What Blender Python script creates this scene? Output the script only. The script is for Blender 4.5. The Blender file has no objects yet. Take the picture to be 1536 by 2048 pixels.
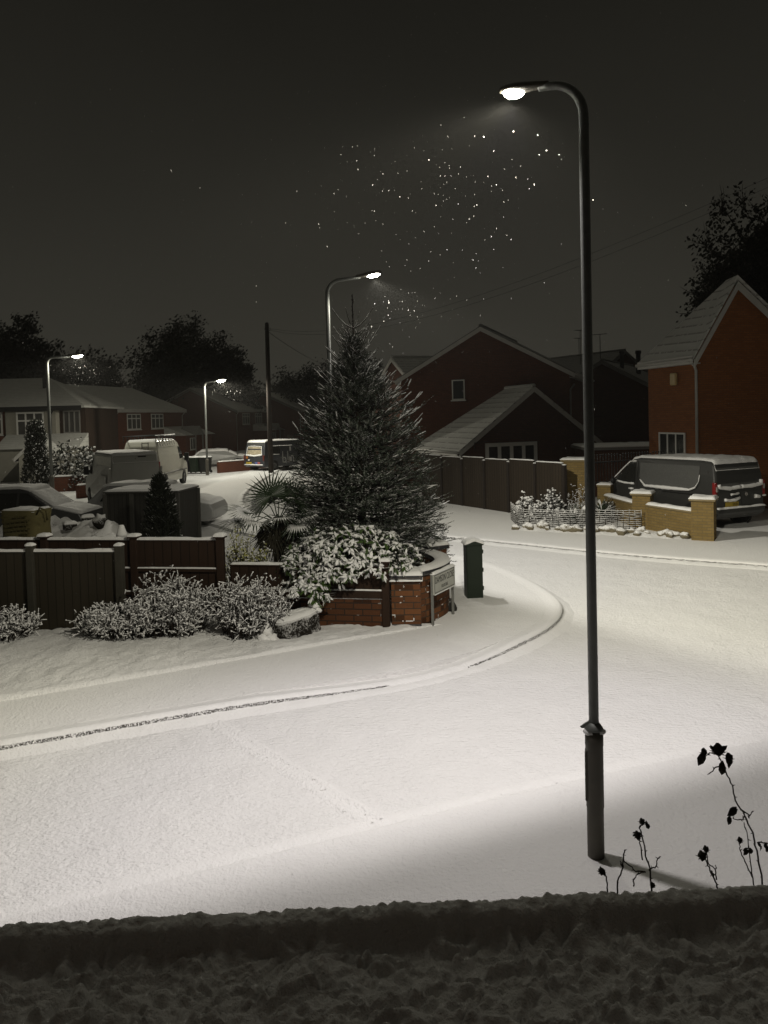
import bpy, math, random
from mathutils import Vector, Matrix, noise
R = math.radians
SC = bpy.context.scene
COL = SC.collection

# ------------------------------------------------------------------ camera
EYE = Vector((0, 0, 3.5)); FOC = 1538.0; PCX = 768.0; PCY = 887.0
PIT = R(2.0); ROL = R(1.5)
fwd = Vector((0, math.cos(PIT), -math.sin(PIT)))
up0 = Vector((0, math.sin(PIT), math.cos(PIT))); rt0 = Vector((1, 0, 0))
upv = math.cos(ROL) * up0 + math.sin(ROL) * rt0
rtv = math.cos(ROL) * rt0 - math.sin(ROL) * up0
cam = bpy.data.cameras.new('camera'); camo = bpy.data.objects.new('camera', cam); COL.objects.link(camo)
cam.sensor_fit = 'VERTICAL'; cam.sensor_height = 36; cam.lens = FOC / 2048 * 36
cam.shift_y = -(1024 - PCY) / 2048
cam.clip_start = 0.05; cam.clip_end = 2000
m = Matrix.Identity(4)
for i in range(3):
    m[i][0] = rtv[i]; m[i][1] = upv[i]; m[i][2] = -fwd[i]; m[i][3] = EYE[i]
camo.matrix_world = m
SC.camera = camo

# ------------------------------------------------------------------ sky (night cloud lit by the town), exposure
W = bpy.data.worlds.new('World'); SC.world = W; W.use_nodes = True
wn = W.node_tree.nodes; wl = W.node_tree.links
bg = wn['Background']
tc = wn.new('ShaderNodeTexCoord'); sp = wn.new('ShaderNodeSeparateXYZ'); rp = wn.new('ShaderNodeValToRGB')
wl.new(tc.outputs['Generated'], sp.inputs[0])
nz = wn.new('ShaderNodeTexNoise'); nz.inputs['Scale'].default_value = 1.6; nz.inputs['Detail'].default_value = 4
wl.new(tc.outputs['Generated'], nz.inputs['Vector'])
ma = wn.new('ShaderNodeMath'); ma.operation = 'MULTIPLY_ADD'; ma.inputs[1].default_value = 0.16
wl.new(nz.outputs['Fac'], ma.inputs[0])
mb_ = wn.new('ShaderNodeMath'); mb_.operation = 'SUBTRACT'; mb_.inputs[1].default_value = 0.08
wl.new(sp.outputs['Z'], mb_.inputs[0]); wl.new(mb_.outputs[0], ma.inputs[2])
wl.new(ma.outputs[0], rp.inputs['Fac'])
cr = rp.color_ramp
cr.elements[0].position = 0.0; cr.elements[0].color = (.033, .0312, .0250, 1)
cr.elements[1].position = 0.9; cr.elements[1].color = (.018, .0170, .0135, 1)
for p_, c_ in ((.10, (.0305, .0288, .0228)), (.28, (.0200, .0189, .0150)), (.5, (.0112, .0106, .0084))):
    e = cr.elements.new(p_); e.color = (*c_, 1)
# bright sky patch added ahead, above the frame, to shade the porch snow lumps
def wmap(v, a, b, c=0.0, d=1.0):
    t = wn.new('ShaderNodeMapRange'); t.interpolation_type = 'SMOOTHSTEP'; wl.new(v, t.inputs[0])
    for k_, x_ in ((1, a), (2, b), (3, c), (4, d)): t.inputs[k_].default_value = x_
    return t.outputs[0]
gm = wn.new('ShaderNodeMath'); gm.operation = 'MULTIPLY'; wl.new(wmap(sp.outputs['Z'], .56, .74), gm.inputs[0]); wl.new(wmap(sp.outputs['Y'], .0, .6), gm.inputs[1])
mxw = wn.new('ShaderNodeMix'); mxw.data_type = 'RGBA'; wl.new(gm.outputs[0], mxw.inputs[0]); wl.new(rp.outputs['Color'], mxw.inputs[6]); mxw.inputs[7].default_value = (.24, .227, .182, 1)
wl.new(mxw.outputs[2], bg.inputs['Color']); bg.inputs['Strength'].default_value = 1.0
SC.view_settings.view_transform = 'Standard'; SC.view_settings.look = 'None'
SC.view_settings.exposure = 0; SC.view_settings.gamma = 1
SC.render.engine = 'CYCLES'
SC.cycles.use_denoising = True
SC.cycles.max_bounces = 5; SC.cycles.diffuse_bounces = 3; SC.cycles.glossy_bounces = 2
SC.cycles.sample_clamp_indirect = 3; SC.cycles.caustics_reflective = False; SC.cycles.caustics_refractive = False

LAMP_POWER = 1500

# ------------------------------------------------------------------ helpers
def ray(x, y):
    return fwd + (x - PCX) / FOC * rtv - (y - PCY) / FOC * upv
def at(x, y, z=0.0):
    d = ray(x, y); t = (z - EYE.z) / d.z
    return EYE + d * t
def atY(x, y, Y):
    d = ray(x, y)
    return EYE + d * (Y / d.y)
def rnd(a, b): return random.uniform(a, b)

class MB:
    def __init__(s): s.v = []; s.f = []; s.m = []; s.sm = []
    def add(s, vs, fs, mi=0, smooth=False):
        o = len(s.v); s.v += [tuple(p) for p in vs]
        for f in fs:
            s.f.append(tuple(i + o for i in f)); s.m.append(mi); s.sm.append(smooth)
        return s
    def box(s, x0, x1, y0, y1, z0, z1, mi=0, T=None):
        vs = [Vector((x, y, z)) for z in (z0, z1) for y in (y0, y1) for x in (x0, x1)]
        if T is not None: vs = [T @ p for p in vs]
        return s.add(vs, [(0, 2, 3, 1), (4, 5, 7, 6), (0, 1, 5, 4), (2, 6, 7, 3), (0, 4, 6, 2), (1, 3, 7, 5)], mi)
    def beam(s, a, b, w, h, mi=0, upd=Vector((0, 0, 1))):
        a = Vector(a); b = Vector(b); d = (b - a); L = d.length
        if L < 1e-6: return s
        d.normalize(); x = d.cross(upd)
        if x.length < 1e-4: x = d.cross(Vector((0, 1, 0)))
        x.normalize(); u = x.cross(d)
        vs = []
        for p in (a, b):
            for (i, j) in ((-1, -1), (1, -1), (1, 1), (-1, 1)): vs.append(p + x * (w / 2 * i) + u * (h / 2 * j))
        return s.add(vs, [(0, 1, 2, 3), (7, 6, 5, 4), (0, 4, 5, 1), (1, 5, 6, 2), (2, 6, 7, 3), (3, 7, 4, 0)], mi)
    def tube(s, pts, rad, n=8, mi=0, smooth=True, cap=True):
        pts = [Vector(p) for p in pts]
        if not hasattr(rad, '__len__'): rad = [rad] * len(pts)
        vs = []; fs = []; prev = None
        for i, p in enumerate(pts):
            d = (pts[min(i + 1, len(pts) - 1)] - pts[max(i - 1, 0)])
            if d.length < 1e-9: d = Vector((0, 0, 1))
            d.normalize()
            if prev is None:
                x = d.cross(Vector((0, 0, 1)))
                if x.length < 1e-3: x = d.cross(Vector((0, 1, 0)))
            else: x = prev - d * prev.dot(d)
            x.normalize(); prev = x; y = d.cross(x)
            for k in range(n):
                a = 2 * math.pi * k / n
                vs.append(p + (x * math.cos(a) + y * math.sin(a)) * rad[i])
        for i in range(len(pts) - 1):
            for k in range(n):
                k2 = (k + 1) % n
                fs.append((i * n + k, i * n + k2, (i + 1) * n + k2, (i + 1) * n + k))
        if cap and n > 2:
            fs.append(tuple(range(n - 1, -1, -1))); fs.append(tuple((len(pts) - 1) * n + k for k in range(n)))
        return s.add(vs, fs, mi, smooth)
    def lathe(s, prof, n=20, mi=0, c=(0, 0, 0)):
        vs = []; fs = []
        for r, z in prof:
            for k in range(n):
                a = 2 * math.pi * k / n; vs.append((c[0] + r * math.cos(a), c[1] + r * math.sin(a), c[2] + z))
        for i in range(len(prof) - 1):
            for k in range(n):
                k2 = (k + 1) % n; fs.append((i * n + k, i * n + k2, (i + 1) * n + k2, (i + 1) * n + k))
        fs.append(tuple(range(n - 1, -1, -1))); fs.append(tuple((len(prof) - 1) * n + k for k in range(n)))
        return s.add(vs, fs, mi, True)
    def blob(s, c, r, mi=0, sq=1.0, rough=.25, nu=7, nv=5, seed=0.0):
        c = Vector(c); vs = []; fs = []
        rx, ry, rz = (r if hasattr(r, '__len__') else (r, r, r * sq))
        for j in range(nv + 1):
            th = math.pi * j / nv
            for i in range(nu):
                ph = 2 * math.pi * i / nu
                d = Vector((math.sin(th) * math.cos(ph), math.sin(th) * math.sin(ph), math.cos(th)))
                k = 1 + rough * noise.noise(d * 1.7 + c * 3.1 + Vector((seed, seed, 0)))
                vs.append(c + Vector((d.x * rx, d.y * ry, d.z * rz)) * k)
        for j in range(nv):
            for i in range(nu):
                i2 = (i + 1) % nu
                fs.append((j * nu + i, (j + 1) * nu + i, (j + 1) * nu + i2, j * nu + i2))
        return s.add(vs, fs, mi, True)
    def prism(s, prof, axis_vec, origin=(0, 0, 0), ex=Vector((1, 0, 0)), ez=Vector((0, 0, 1)), mi=0):
        o = Vector(origin); n = len(prof); av = Vector(axis_vec)
        vs = [o + ex * p[0] + ez * p[1] for p in prof]; vs += [p + av for p in vs]
        fs = [tuple(range(n)), tuple(range(2 * n - 1, n - 1, -1))]
        fs += [(i, i + n, (i + 1) % n + n, (i + 1) % n) for i in range(n)]
        return s.add(vs, fs, mi)
    def pad(s, x0, x1, y0, y1, z, th, mi=0, res=.08, T=None, zf=None, rough=.35, edge=None, cap=40):
        """a pillow of snow on a rectangle"""
        nx = max(3, min(cap, int((x1 - x0) / res) + 1)); ny = max(3, min(cap, int((y1 - y0) / res) + 1))
        e = edge or max(.03, th * 1.3); vs = []; fs = []
        for j in range(ny + 1):
            for i in range(nx + 1):
                fx = i / nx; fy = j / ny
                fx = .5 - .5 * math.cos(math.pi * fx) if nx < 8 else fx
                fy = .5 - .5 * math.cos(math.pi * fy) if ny < 8 else fy
                x = x0 + (x1 - x0) * fx; y = y0 + (y1 - y0) * fy
                d = min(x - x0, x1 - x, y - y0, y1 - y) / e
                k = math.sqrt(max(0, 1 - (1 - min(1, d)) ** 2))
                zz = z + (zf(x, y) if zf else 0)
                hgt = th * (.05 + .95 * k) * (1 + rough * noise.noise(Vector((x * 4.1, y * 4.1, z * 7 + x0)))) if 1 else 0
                p = Vector((x, y, zz + hgt))
                vs.append(T @ p if T is not None else p)
        for j in range(ny):
            for i in range(nx):
                a = j * (nx + 1) + i; fs.append((a, a + 1, a + nx + 2, a + nx + 1))
        # skirt
        b = len(vs); ring = [i for i in range(nx + 1)] + [j * (nx + 1) + nx for j in range(1, ny + 1)] + \
            [ny * (nx + 1) + i for i in range(nx - 1, -1, -1)] + [j * (nx + 1) for j in range(ny - 1, 0, -1)]
        for q in ring:
            j, i = divmod(q, nx + 1)
            fx = i / nx; fy = j / ny
            fx = .5 - .5 * math.cos(math.pi * fx) if nx < 8 else fx
            fy = .5 - .5 * math.cos(math.pi * fy) if ny < 8 else fy
            x = x0 + (x1 - x0) * fx; y = y0 + (y1 - y0) * fy
            p = Vector((x, y, z - .004 + (zf(x, y) if zf else 0)))
            vs.append(T @ p if T is not None else p)
        n = len(ring)
        for k in range(n): fs.append((ring[(k + 1) % n], ring[k], b + k, b + (k + 1) % n))
        return s.add(vs, fs, mi, True)
    def build(s, name, mats, parent=None, loc=None, rz=0, bevel=0, seg=2, uv=True):
        me = bpy.data.meshes.new(name)
        me.from_pydata(s.v, [], s.f)
        if not isinstance(mats, (list, tuple)): mats = [mats]
        for mt in mats: me.materials.append(mt)
        me.polygons.foreach_set('material_index', s.m); me.polygons.foreach_set('use_smooth', s.sm)
        if uv and len(s.f) < 60000:
            ul = me.uv_layers.new(name='UVMap').data
            vv = me.vertices
            for p in me.polygons:
                n = p.normal
                if abs(n.z) > .97: U = Vector((1, 0, 0)); V = Vector((0, 1, 0))
                else:
                    U = Vector((-n.y, n.x, 0)).normalized(); V = n.cross(U)
                for li, vi in zip(p.loop_indices, p.vertices):
                    c = vv[vi].co; ul[li].uv = (c.dot(U), c.dot(V))
        me.update()
        o = bpy.data.objects.new(name, me); COL.objects.link(o)
        if parent is not None: o.parent = parent
        if loc is not None: o.location = loc
        if rz: o.rotation_euler = (0, 0, rz)
        if bevel:
            b = o.modifiers.new('bevel', 'BEVEL'); b.width = bevel; b.segments = seg; b.limit_method = 'ANGLE'; b.angle_limit = R(35)
        return o

def thing(name, label, cat, loc=(0, 0, 0), rz=0, group=None):
    o = bpy.data.objects.new(name, None); COL.objects.link(o); o.empty_display_size = .2
    o.location = loc; o.rotation_euler = (0, 0, rz); o['label'] = label; o['category'] = cat
    if group: o['group'] = group
    return o
def tag(o, label, cat, group=None):
    o['label'] = label; o['category'] = cat
    if group: o['group'] = group
    return o
def struct(o): o['kind'] = 'structure'; return o
def stuff(o, label, cat):
    o['kind'] = 'stuff'; o['label'] = label; o['category'] = cat; return o

# ------------------------------------------------------------------ materials
class NT:
    def __init__(s, name):
        s.m = bpy.data.materials.new(name); s.m.use_nodes = True
        s.n = s.m.node_tree.nodes; s.l = s.m.node_tree.links
        s.b = s.n['Principled BSDF']
        s.co = s.n.new('ShaderNodeTexCoord')
    def noise(s, scale, detail=4, rough=.55, vec=None):
        t = s.n.new('ShaderNodeTexNoise'); t.inputs['Scale'].default_value = scale
        t.inputs['Detail'].default_value = detail; t.inputs['Roughness'].default_value = rough
        s.l.new(vec or s.co.outputs['Object'], t.inputs['Vector']); return t.outputs['Fac']
    def ramp(s, fac, stops):
        r = s.n.new('ShaderNodeValToRGB'); s.l.new(fac, r.inputs['Fac']); e = r.color_ramp.elements
        while len(e) < len(stops): e.new(.5)
        for k, (p, c) in enumerate(stops):
            e[k].position = p; e[k].color = (*c, 1) if len(c) == 3 else c
        return r.outputs['Color']
    def math(s, op, a, b=None, clamp=False):
        t = s.n.new('ShaderNodeMath'); t.operation = op; t.use_clamp = clamp
        for k, v in ((0, a), (1, b)):
            if v is None: continue
            if isinstance(v, (int, float)): t.inputs[k].default_value = v
            else: s.l.new(v, t.inputs[k])
        return t.outputs[0]
    def mix(s, fac, a, b):
        t = s.n.new('ShaderNodeMix'); t.data_type = 'RGBA'
        for k, v in ((0, fac), (6, a), (7, b)):
            if isinstance(v, tuple): t.inputs[k].default_value = (*v, 1)
            elif isinstance(v, (int, float)): t.inputs[k].default_value = v
            else: s.l.new(v, t.inputs[k])
        return t.outputs[2]
    def bump(s, h, strength, dist=.02, prev=None):
        t = s.n.new('ShaderNodeBump'); t.inputs['Strength'].default_value = strength; t.inputs['Distance'].default_value = dist
        s.l.new(h, t.inputs['Height'])
        if prev is not None: s.l.new(prev, t.inputs['Normal'])
        return t.outputs['Normal']
    def color(s, c):
        if isinstance(c, tuple): s.b.inputs['Base Color'].default_value = (*c, 1)
        else: s.l.new(c, s.b.inputs['Base Color'])
    def normal(s, o): s.l.new(o, s.b.inputs['Normal'])
    def nz(s):
        g = s.n.new('ShaderNodeNewGeometry'); q = s.n.new('ShaderNodeSeparateXYZ'); s.l.new(g.outputs['Normal'], q.inputs[0])
        return q.outputs['Z']
    def set(s, rough=.7, spec=.3, metal=0.0):
        s.b.inputs['Roughness'].default_value = rough; s.b.inputs['Specular IOR Level'].default_value = spec
        s.b.inputs['Metallic'].default_value = metal; return s.m

SNOWC = (.79, .783, .772)
def m_plain(name, c1, c2=None, scale=9, rough=.7, spec=.3, bump=0, bscale=60, dust=0, lo=.35, hi=.8, metal=0, detail=5):
    t = NT(name)
    c = t.mix(t.noise(scale, detail), c1, c2 or tuple(x * .75 for x in c1))
    if dust:
        nzv = t.nz(); nn = t.noise(35, 3)
        f = t.math('ADD', nzv, t.math('MULTIPLY', t.math('SUBTRACT', nn, .5), 1.1))
        mr = t.n.new('ShaderNodeMapRange'); t.l.new(f, mr.inputs[0]); mr.inputs[1].default_value = lo; mr.inputs[2].default_value = hi
        mr.inputs[4].default_value = dust
        c = t.mix(mr.outputs[0], c, SNOWC)
    t.color(c)
    if bump: t.normal(t.bump(t.noise(bscale, 4), bump, .01))
    return t.set(rough, spec, metal)

def m_snow(name, s1=14, s2=70, b1=.55, b2=.5, col=SNOWC, d1=.03, d2=.008, stretch=None, big=0):
    t = NT(name)
    vec = None
    if stretch:
        mp = t.n.new('ShaderNodeMapping'); mp.inputs['Scale'].default_value = stretch[:3]
        mp.inputs['Rotation'].default_value[2] = stretch[3] if len(stretch) > 3 else 0
        t.l.new(t.co.outputs['Object'], mp.inputs['Vector']); vec = mp.outputs[0]
    n1 = t.bump(t.noise(s1, 5, .6, vec), b1, d1)
    n2 = t.bump(t.noise(s2, 3, .6), b2, d2, n1)
    if big: n2 = t.bump(t.noise(big, 3, .5), .5, .12, n2)
    t.normal(n2)
    t.color(t.mix(t.noise(3, 5), col, tuple(x * .93 for x in col)))
    return t.set(.75, .25)

def m_brick(name, c1, c2, mort, bw=.225, bh=.075, dark=None, msize=.010, dust=0, bumpk=.5, dmix=.0):
    t = NT(name)
    b = t.n.new('ShaderNodeTexBrick'); t.l.new(t.co.outputs['UV'], b.inputs['Vector'])
    b.inputs['Scale'].default_value = 1; b.inputs['Brick Width'].default_value = bw; b.inputs['Row Height'].default_value = bh
    b.inputs['Mortar Size'].default_value = msize; b.inputs['Mortar Smooth'].default_value = .25
    b.inputs['Color1'].default_value = (*c1, 1); b.inputs['Color2'].default_value = (*c2, 1); b.inputs['Mortar'].default_value = (*mort, 1)
    b.inputs['Bias'].default_value = -.1
    c = t.mix(t.math('MULTIPLY', t.noise(24, 5), .5), b.outputs['Color'], tuple(x * .35 for x in c1))
    if dmix:
        w = t.n.new('ShaderNodeTexWhiteNoise')
        # a few darker burnt bricks: snap the uv to brick cells
        sx = t.n.new('ShaderNodeSeparateXYZ'); t.l.new(t.co.outputs['UV'], sx.inputs[0])
        row = t.math('FLOOR', t.math('DIVIDE', sx.outputs['Y'], bh))
        off = t.math('MULTIPLY', t.math('MODULO', t.math('ABSOLUTE', row), 2.0), .5)
        colx = t.math('FLOOR', t.math('ADD', t.math('DIVIDE', sx.outputs['X'], bw), off))
        cb = t.n.new('ShaderNodeCombineXYZ'); t.l.new(colx, cb.inputs[0]); t.l.new(row, cb.inputs[1])
        w.noise_dimensions = '2D'; t.l.new(cb.outputs[0], w.inputs['Vector'])
        f = t.math('MULTIPLY', t.math('GREATER_THAN', w.outputs['Value'], 1 - dmix), t.math('SUBTRACT', 1.0, b.outputs['Fac']))
        c = t.mix(t.math('MULTIPLY', f, .8), c, tuple(x * .22 for x in c1))
    if dust:
        f = t.math('MULTIPLY', b.outputs['Fac'], t.math('GREATER_THAN', t.noise(7, 4), .62))
        c = t.mix(t.math('MULTIPLY', f, dust), c, SNOWC)
    t.color(c)
    n = t.bump(t.math('SUBTRACT', 1.0, b.outputs['Fac']), bumpk, .012)
    t.normal(t.bump(t.noise(120, 4), .35, .004, n))
    return t.set(.85, .2)

def m_boards(name, c1, c2, w=.12, rough=.85, axis='X', dark=.25):
    """close boards: a gap line every w metres of the wall's own run"""
    t = NT(name)
    sx = t.n.new('ShaderNodeSeparateXYZ'); t.l.new(t.co.outputs['UV'], sx.inputs[0])
    k = t.math('FRACT', t.math('DIVIDE', sx.outputs[axis], w))
    gap = t.math('LESS_THAN', k, .09)
    cell = t.math('FLOOR', t.math('DIVIDE', sx.outputs[axis], w))
    wn_ = t.n.new('ShaderNodeTexWhiteNoise'); wn_.noise_dimensions = '1D'; t.l.new(cell, wn_.inputs['W'])
    mp = t.n.new('ShaderNodeMapping'); mp.inputs['Scale'].default_value = (28, 1.2, 1) if axis == 'X' else (1.2, 28, 1)
    t.l.new(t.co.outputs['UV'], mp.inputs['Vector'])
    grain = t.noise(1.5, 6, .65, mp.outputs[0])
    c = t.mix(grain, c1, c2)
    c = t.mix(t.math('MULTIPLY', wn_.outputs['Value'], .5), c, tuple(x * .55 for x in c1))
    c = t.mix(gap, c, tuple(x * dark for x in c1))
    t.color(c)
    n = t.bump(t.math('SUBTRACT', 1.0, gap), .7, .012)
    t.normal(t.bump(grain, .3, .004, n))
    return t.set(rough, .2)

def m_roof(name, col=(.42, .42, .40), row=.34, strength=.7, show=.22):
    """thin snow over tile courses"""
    t = NT(name)
    sx = t.n.new('ShaderNodeSeparateXYZ'); t.l.new(t.co.outputs['UV'], sx.inputs[0])
    k = t.math('FRACT', t.math('DIVIDE', sx.outputs['Y'], row))
    lip = t.math('POWER', k, 3.0)
    nn = t.noise(5, 5)
    f = t.math('MULTIPLY', t.math('GREATER_THAN', k, .80), t.math('GREATER_THAN', nn, .42))
    c = t.mix(t.noise(2.2, 5), col, tuple(x * .8 for x in col))
    c = t.mix(t.math('MULTIPLY', f, show), c, (.10, .09, .085))
    t.color(c)
    t.normal(t.bump(t.noise(18, 4), .4, .02, t.bump(lip, strength, .05)))
    return t.set(.8, .2)

def m_glass(name, c=(.012, .013, .014)):
    t = NT(name); t.color(t.mix(t.noise(2.0, 3), c, tuple(x * 2.2 for x in c))); return t.set(.08, .5)

def m_emit(name, col, s):
    t = NT(name); t.color((.9, .9, .85))
    t.b.inputs['Emission Color'].default_value = (*col, 1); t.b.inputs['Emission Strength'].default_value = s
    return t.set(.3, .3)

SNOW = m_snow('snow', 10, 40, .6, .6, d1=.025, d2=.010)
SNOW_ROAD = m_snow('snow_road', 10, 26, .8, .8, stretch=(1.0, 2.4, 1, R(15)), d1=.035, d2=.018, big=1.1)
SNOW_PAVE = m_snow('snow_pavement', 14, 30, .6, .8, d1=.02, d2=.018)
SNOW_ROUGH = m_snow('snow_rough', 9, 34, .7, .7, d1=.05, d2=.02)
SNOW_BLOWN = m_snow('snow_clump', 30, 120, .5, .4, d1=.01, d2=.004)
SNOW_PORCH = m_snow('snow_porch', 55, 170, .8, .7, d1=.012, d2=.005)
GALV = m_plain('galvanised_steel', (.16, .165, .155), (.10, .105, .098), 14, .55, .4, .15, 90, metal=.35)
GALV_D = m_plain('lamp_base_paint', (.11, .10, .08), (.07, .065, .055), 9, .6, .3, .2, 60)
BLACK = m_plain('black_plastic', (.012, .012, .012), None, 9, .5)
DARK = m_plain('dark_metal', (.03, .03, .032), None, 9, .5)
WHITE = m_plain('white_upvc', (.62, .61, .58), (.5, .5, .47), 5, .5, .3)
TYRE = m_plain('tyre_rubber', (.012, .012, .012), (.02, .02, .02), 30, .85)
RIM = m_plain('wheel_rim', (.09, .09, .09), (.05, .05, .05), 12, .4, .4, metal=.6)
GLASS = m_glass('window_glass')
CURTAIN = m_plain('net_curtain_glass', (.075, .072, .065), (.03, .03, .03), 3, .3, .4)
LENS = m_emit('lamp_lens', (1.0, .97, .86), 60)
# ================================================================== the ground
random.seed(3)
def sheet(name, pts, z, mat, res=None):
    mb = MB(); mb.add([(p[0], p[1], z) for p in pts], [tuple(range(len(pts)))])
    return struct(mb.build(name, mat))
sheet('ground', [(-320, -40), (320, -40), (320, 420), (-320, 420)], 0.0, SNOW)

def polyoff(pts, d):
    """offset a polyline to its left by d"""
    out = []
    for i, p in enumerate(pts):
        a = pts[max(i - 1, 0)]; b = pts[min(i + 1, len(pts) - 1)]
        t = (Vector(b) - Vector(a)); t = Vector((t.x, t.y, 0)).normalized(); n = Vector((-t.y, t.x, 0))
        out.append((p[0] + n.x * d, p[1] + n.y * d))
    return out
def smooth(pts, it=2):
    for _ in range(it):
        q = [pts[0]]
        for a, b in zip(pts, pts[1:]):
            q.append((a[0] * .75 + b[0] * .25, a[1] * .75 + b[1] * .25)); q.append((a[0] * .25 + b[0] * .75, a[1] * .25 + b[1] * .75))
        q.append(pts[-1]); pts = q
    return pts

# kerb lines (the pavement lies on the left of each line as it runs)
corner = smooth([(-14, 4.2), (-8.0, 6.55), (-4.18, 8.09), (-2.25, 8.95), (.12, 9.85), (1.17, 10.5), (2.03, 11.37), (2.67, 12.25), (3.03, 13.15),
                 (3.11, 14.04), (2.89, 15.53), (2.5, 16.95), (1.7, 18.6), (.2, 20.4), (-2.0, 23.0), (-4.2, 26.5), (-5.8, 31), (-6.6, 36), (-7.0, 44), (-7.2, 60)], 2)
opposite = smooth([(14, 12.1), (8.21, 16.48), (6.99, 17.15), (5.15, 18.5), (3.02, 20.39), (1.64, 21.5), (-.2, 23.5), (-1.6, 27), (-2.6, 33), (-3.0, 42), (-3.0, 60)], 2)[::-1]
near = smooth([(-14, .55), (-6, 3.95), (-2.43, 5.44), (-.03, 6.44), (1.47, 7.06), (3.89, 7.9), (8, 9.2), (16, 11.3)], 1)[::-1]

road = MB()
rp_ = [(p[0], p[1]) for p in near[::-1]] + [(16, 10.6)] + [(p[0], p[1]) for p in opposite[::-1]] + [(p[0], p[1]) for p in corner[::-1]]
road.add([(x, y, .004) for x, y in rp_], [tuple(range(len(rp_)))])
struct(road.build('road', SNOW_ROAD))

KERB = NT('kerb_stone')
kn = KERB.math('GREATER_THAN', KERB.noise(60, 5, .8), .515)
kn2 = KERB.math('GREATER_THAN', KERB.noise(1.3, 3, .6), .33)
KERB.color(KERB.mix(KERB.math('MAXIMUM', kn, KERB.math('SUBTRACT', 1.0, kn2)), (.045, .042, .036), SNOWC))
KERB.normal(KERB.bump(KERB.noise(40, 4), .8, .02)); KERB = KERB.set(.9, .2)

def kerb(name, line, hgt, dark_ranges, top=.30):
    """snow lip, bare stone face and the fillet of snow in the gutter, swept along the line"""
    mb = MB(); L = 0
    pts = []
    for a, b in zip(line, line[1:]):
        d = math.dist(a, b); n = max(1, int(d / .05))
        for k in range(n): pts.append((a[0] + (b[0] - a[0]) * k / n, a[1] + (b[1] - a[1]) * k / n))
    pts.append(line[-1]); s = 0; rows = []
    for i, p in enumerate(pts):
        if i: s += math.dist(p, pts[i - 1])
        a = pts[max(i - 2, 0)]; b = pts[min(i + 2, len(pts) - 1)]
        t = Vector((b[0] - a[0], b[1] - a[1], 0)).normalized(); n = Vector((-t.y, t.x, 0))
        h = hgt(p); w1 = .02 * noise.noise(Vector((s * 2.1, 0, 1))); w2 = .03 * noise.noise(Vector((s * 3.3, 4, 1))); w3 = .012 * noise.noise(Vector((s * 19, 7, 1))); w4 = .016 * noise.noise(Vector((s * 11, 2, 8)))
        prof = [(top, h - .012), (.13, h + .004), (.06, h + .028 + w1 * .4), (.012, h + .008), (-.006, h * .88 + w3), (-.020, .052 * h / .1 + w2 * .2 + w4),
                (-.065 + w1, .040 * min(1, h / .08) + .008), (-.14 + w2, .020), (-.20 + w2, .002)]
        rows.append([(p[0] + n.x * o, p[1] + n.y * o, z) for o, z in prof])
    vs = [v for r in rows for v in r]; q = len(rows[0]); fs = []
    for i in range(len(rows) - 1):
        dk = any(lo(pts[i]) for lo in dark_ranges)
        for k in range(q - 1):
            mb_i = 1 if (dk and k == 4) else 0
            mb.add([], [], 0)
            fs.append(((i * q + k, i * q + k + 1, (i + 1) * q + k + 1, (i + 1) * q + k), mb_i))
    mb.v = vs
    for f, mi in fs: mb.f.append(f); mb.m.append(mi); mb.sm.append(True)
    o = mb.build(name, [SNOW, KERB]); return struct(o)
HK = .105
def h_corner(p):
    if -.1 < p[0] < 1.1 and p[1] < 11: # dropped kerb
        return .030 + .015 * abs(p[0] - .5)
    if p[1] < 11.9 and -1.6 < p[0] <= -.1: return .04 + (HK - .04) * (-.1 - p[0]) / 1.5
    if p[1] < 11.9 and 1.1 <= p[0] < 1.9: return .045 + (HK - .045) * (p[0] - 1.1) / .8
    return HK
kerb('kerb', corner, h_corner, [lambda p: p[1] < 9.9 and p[0] < -.05, lambda p: 10.4 < p[1] < 13.3 and p[0] > 1.05])
kerb('kerb', opposite, lambda p: .095, [lambda p: True])
kerb('kerb', near, lambda p: .022, [])

def band(name, line, w0, w1, z0, z1, mat, n=6, bumpz=.0, ns=1.2):
    mb = MB(); rows = []
    for j in range(n + 1):
        w = w0 + (w1 - w0) * j / n; z = z0 + (z1 - z0) * j / n
        rows.append([(x, y, z + bumpz * noise.noise(Vector((x * ns, y * ns, 3)))) for x, y in polyoff(line, w)])
    m_ = len(line); mb.v = [v for r in rows for v in r]
    for j in range(n):
        for i in range(m_ - 1):
            mb.f.append((j * m_ + i, j * m_ + i + 1, (j + 1) * m_ + i + 1, (j + 1) * m_ + i)); mb.m.append(0); mb.sm.append(True)
    return struct(mb.build(name, mat))
def blk(name, pts, z, mat):
    mb = MB(); n = len(pts)
    mb.add([(x, y, z) for x, y in pts], [tuple(range(n))]); mb.add([(x, y, 0) for x, y in pts] + [(x, y, z) for x, y in pts], [(i, (i + 1) % n, n + (i + 1) % n, n + i) for i in range(n)])
    return struct(mb.build(name, mat))
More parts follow.
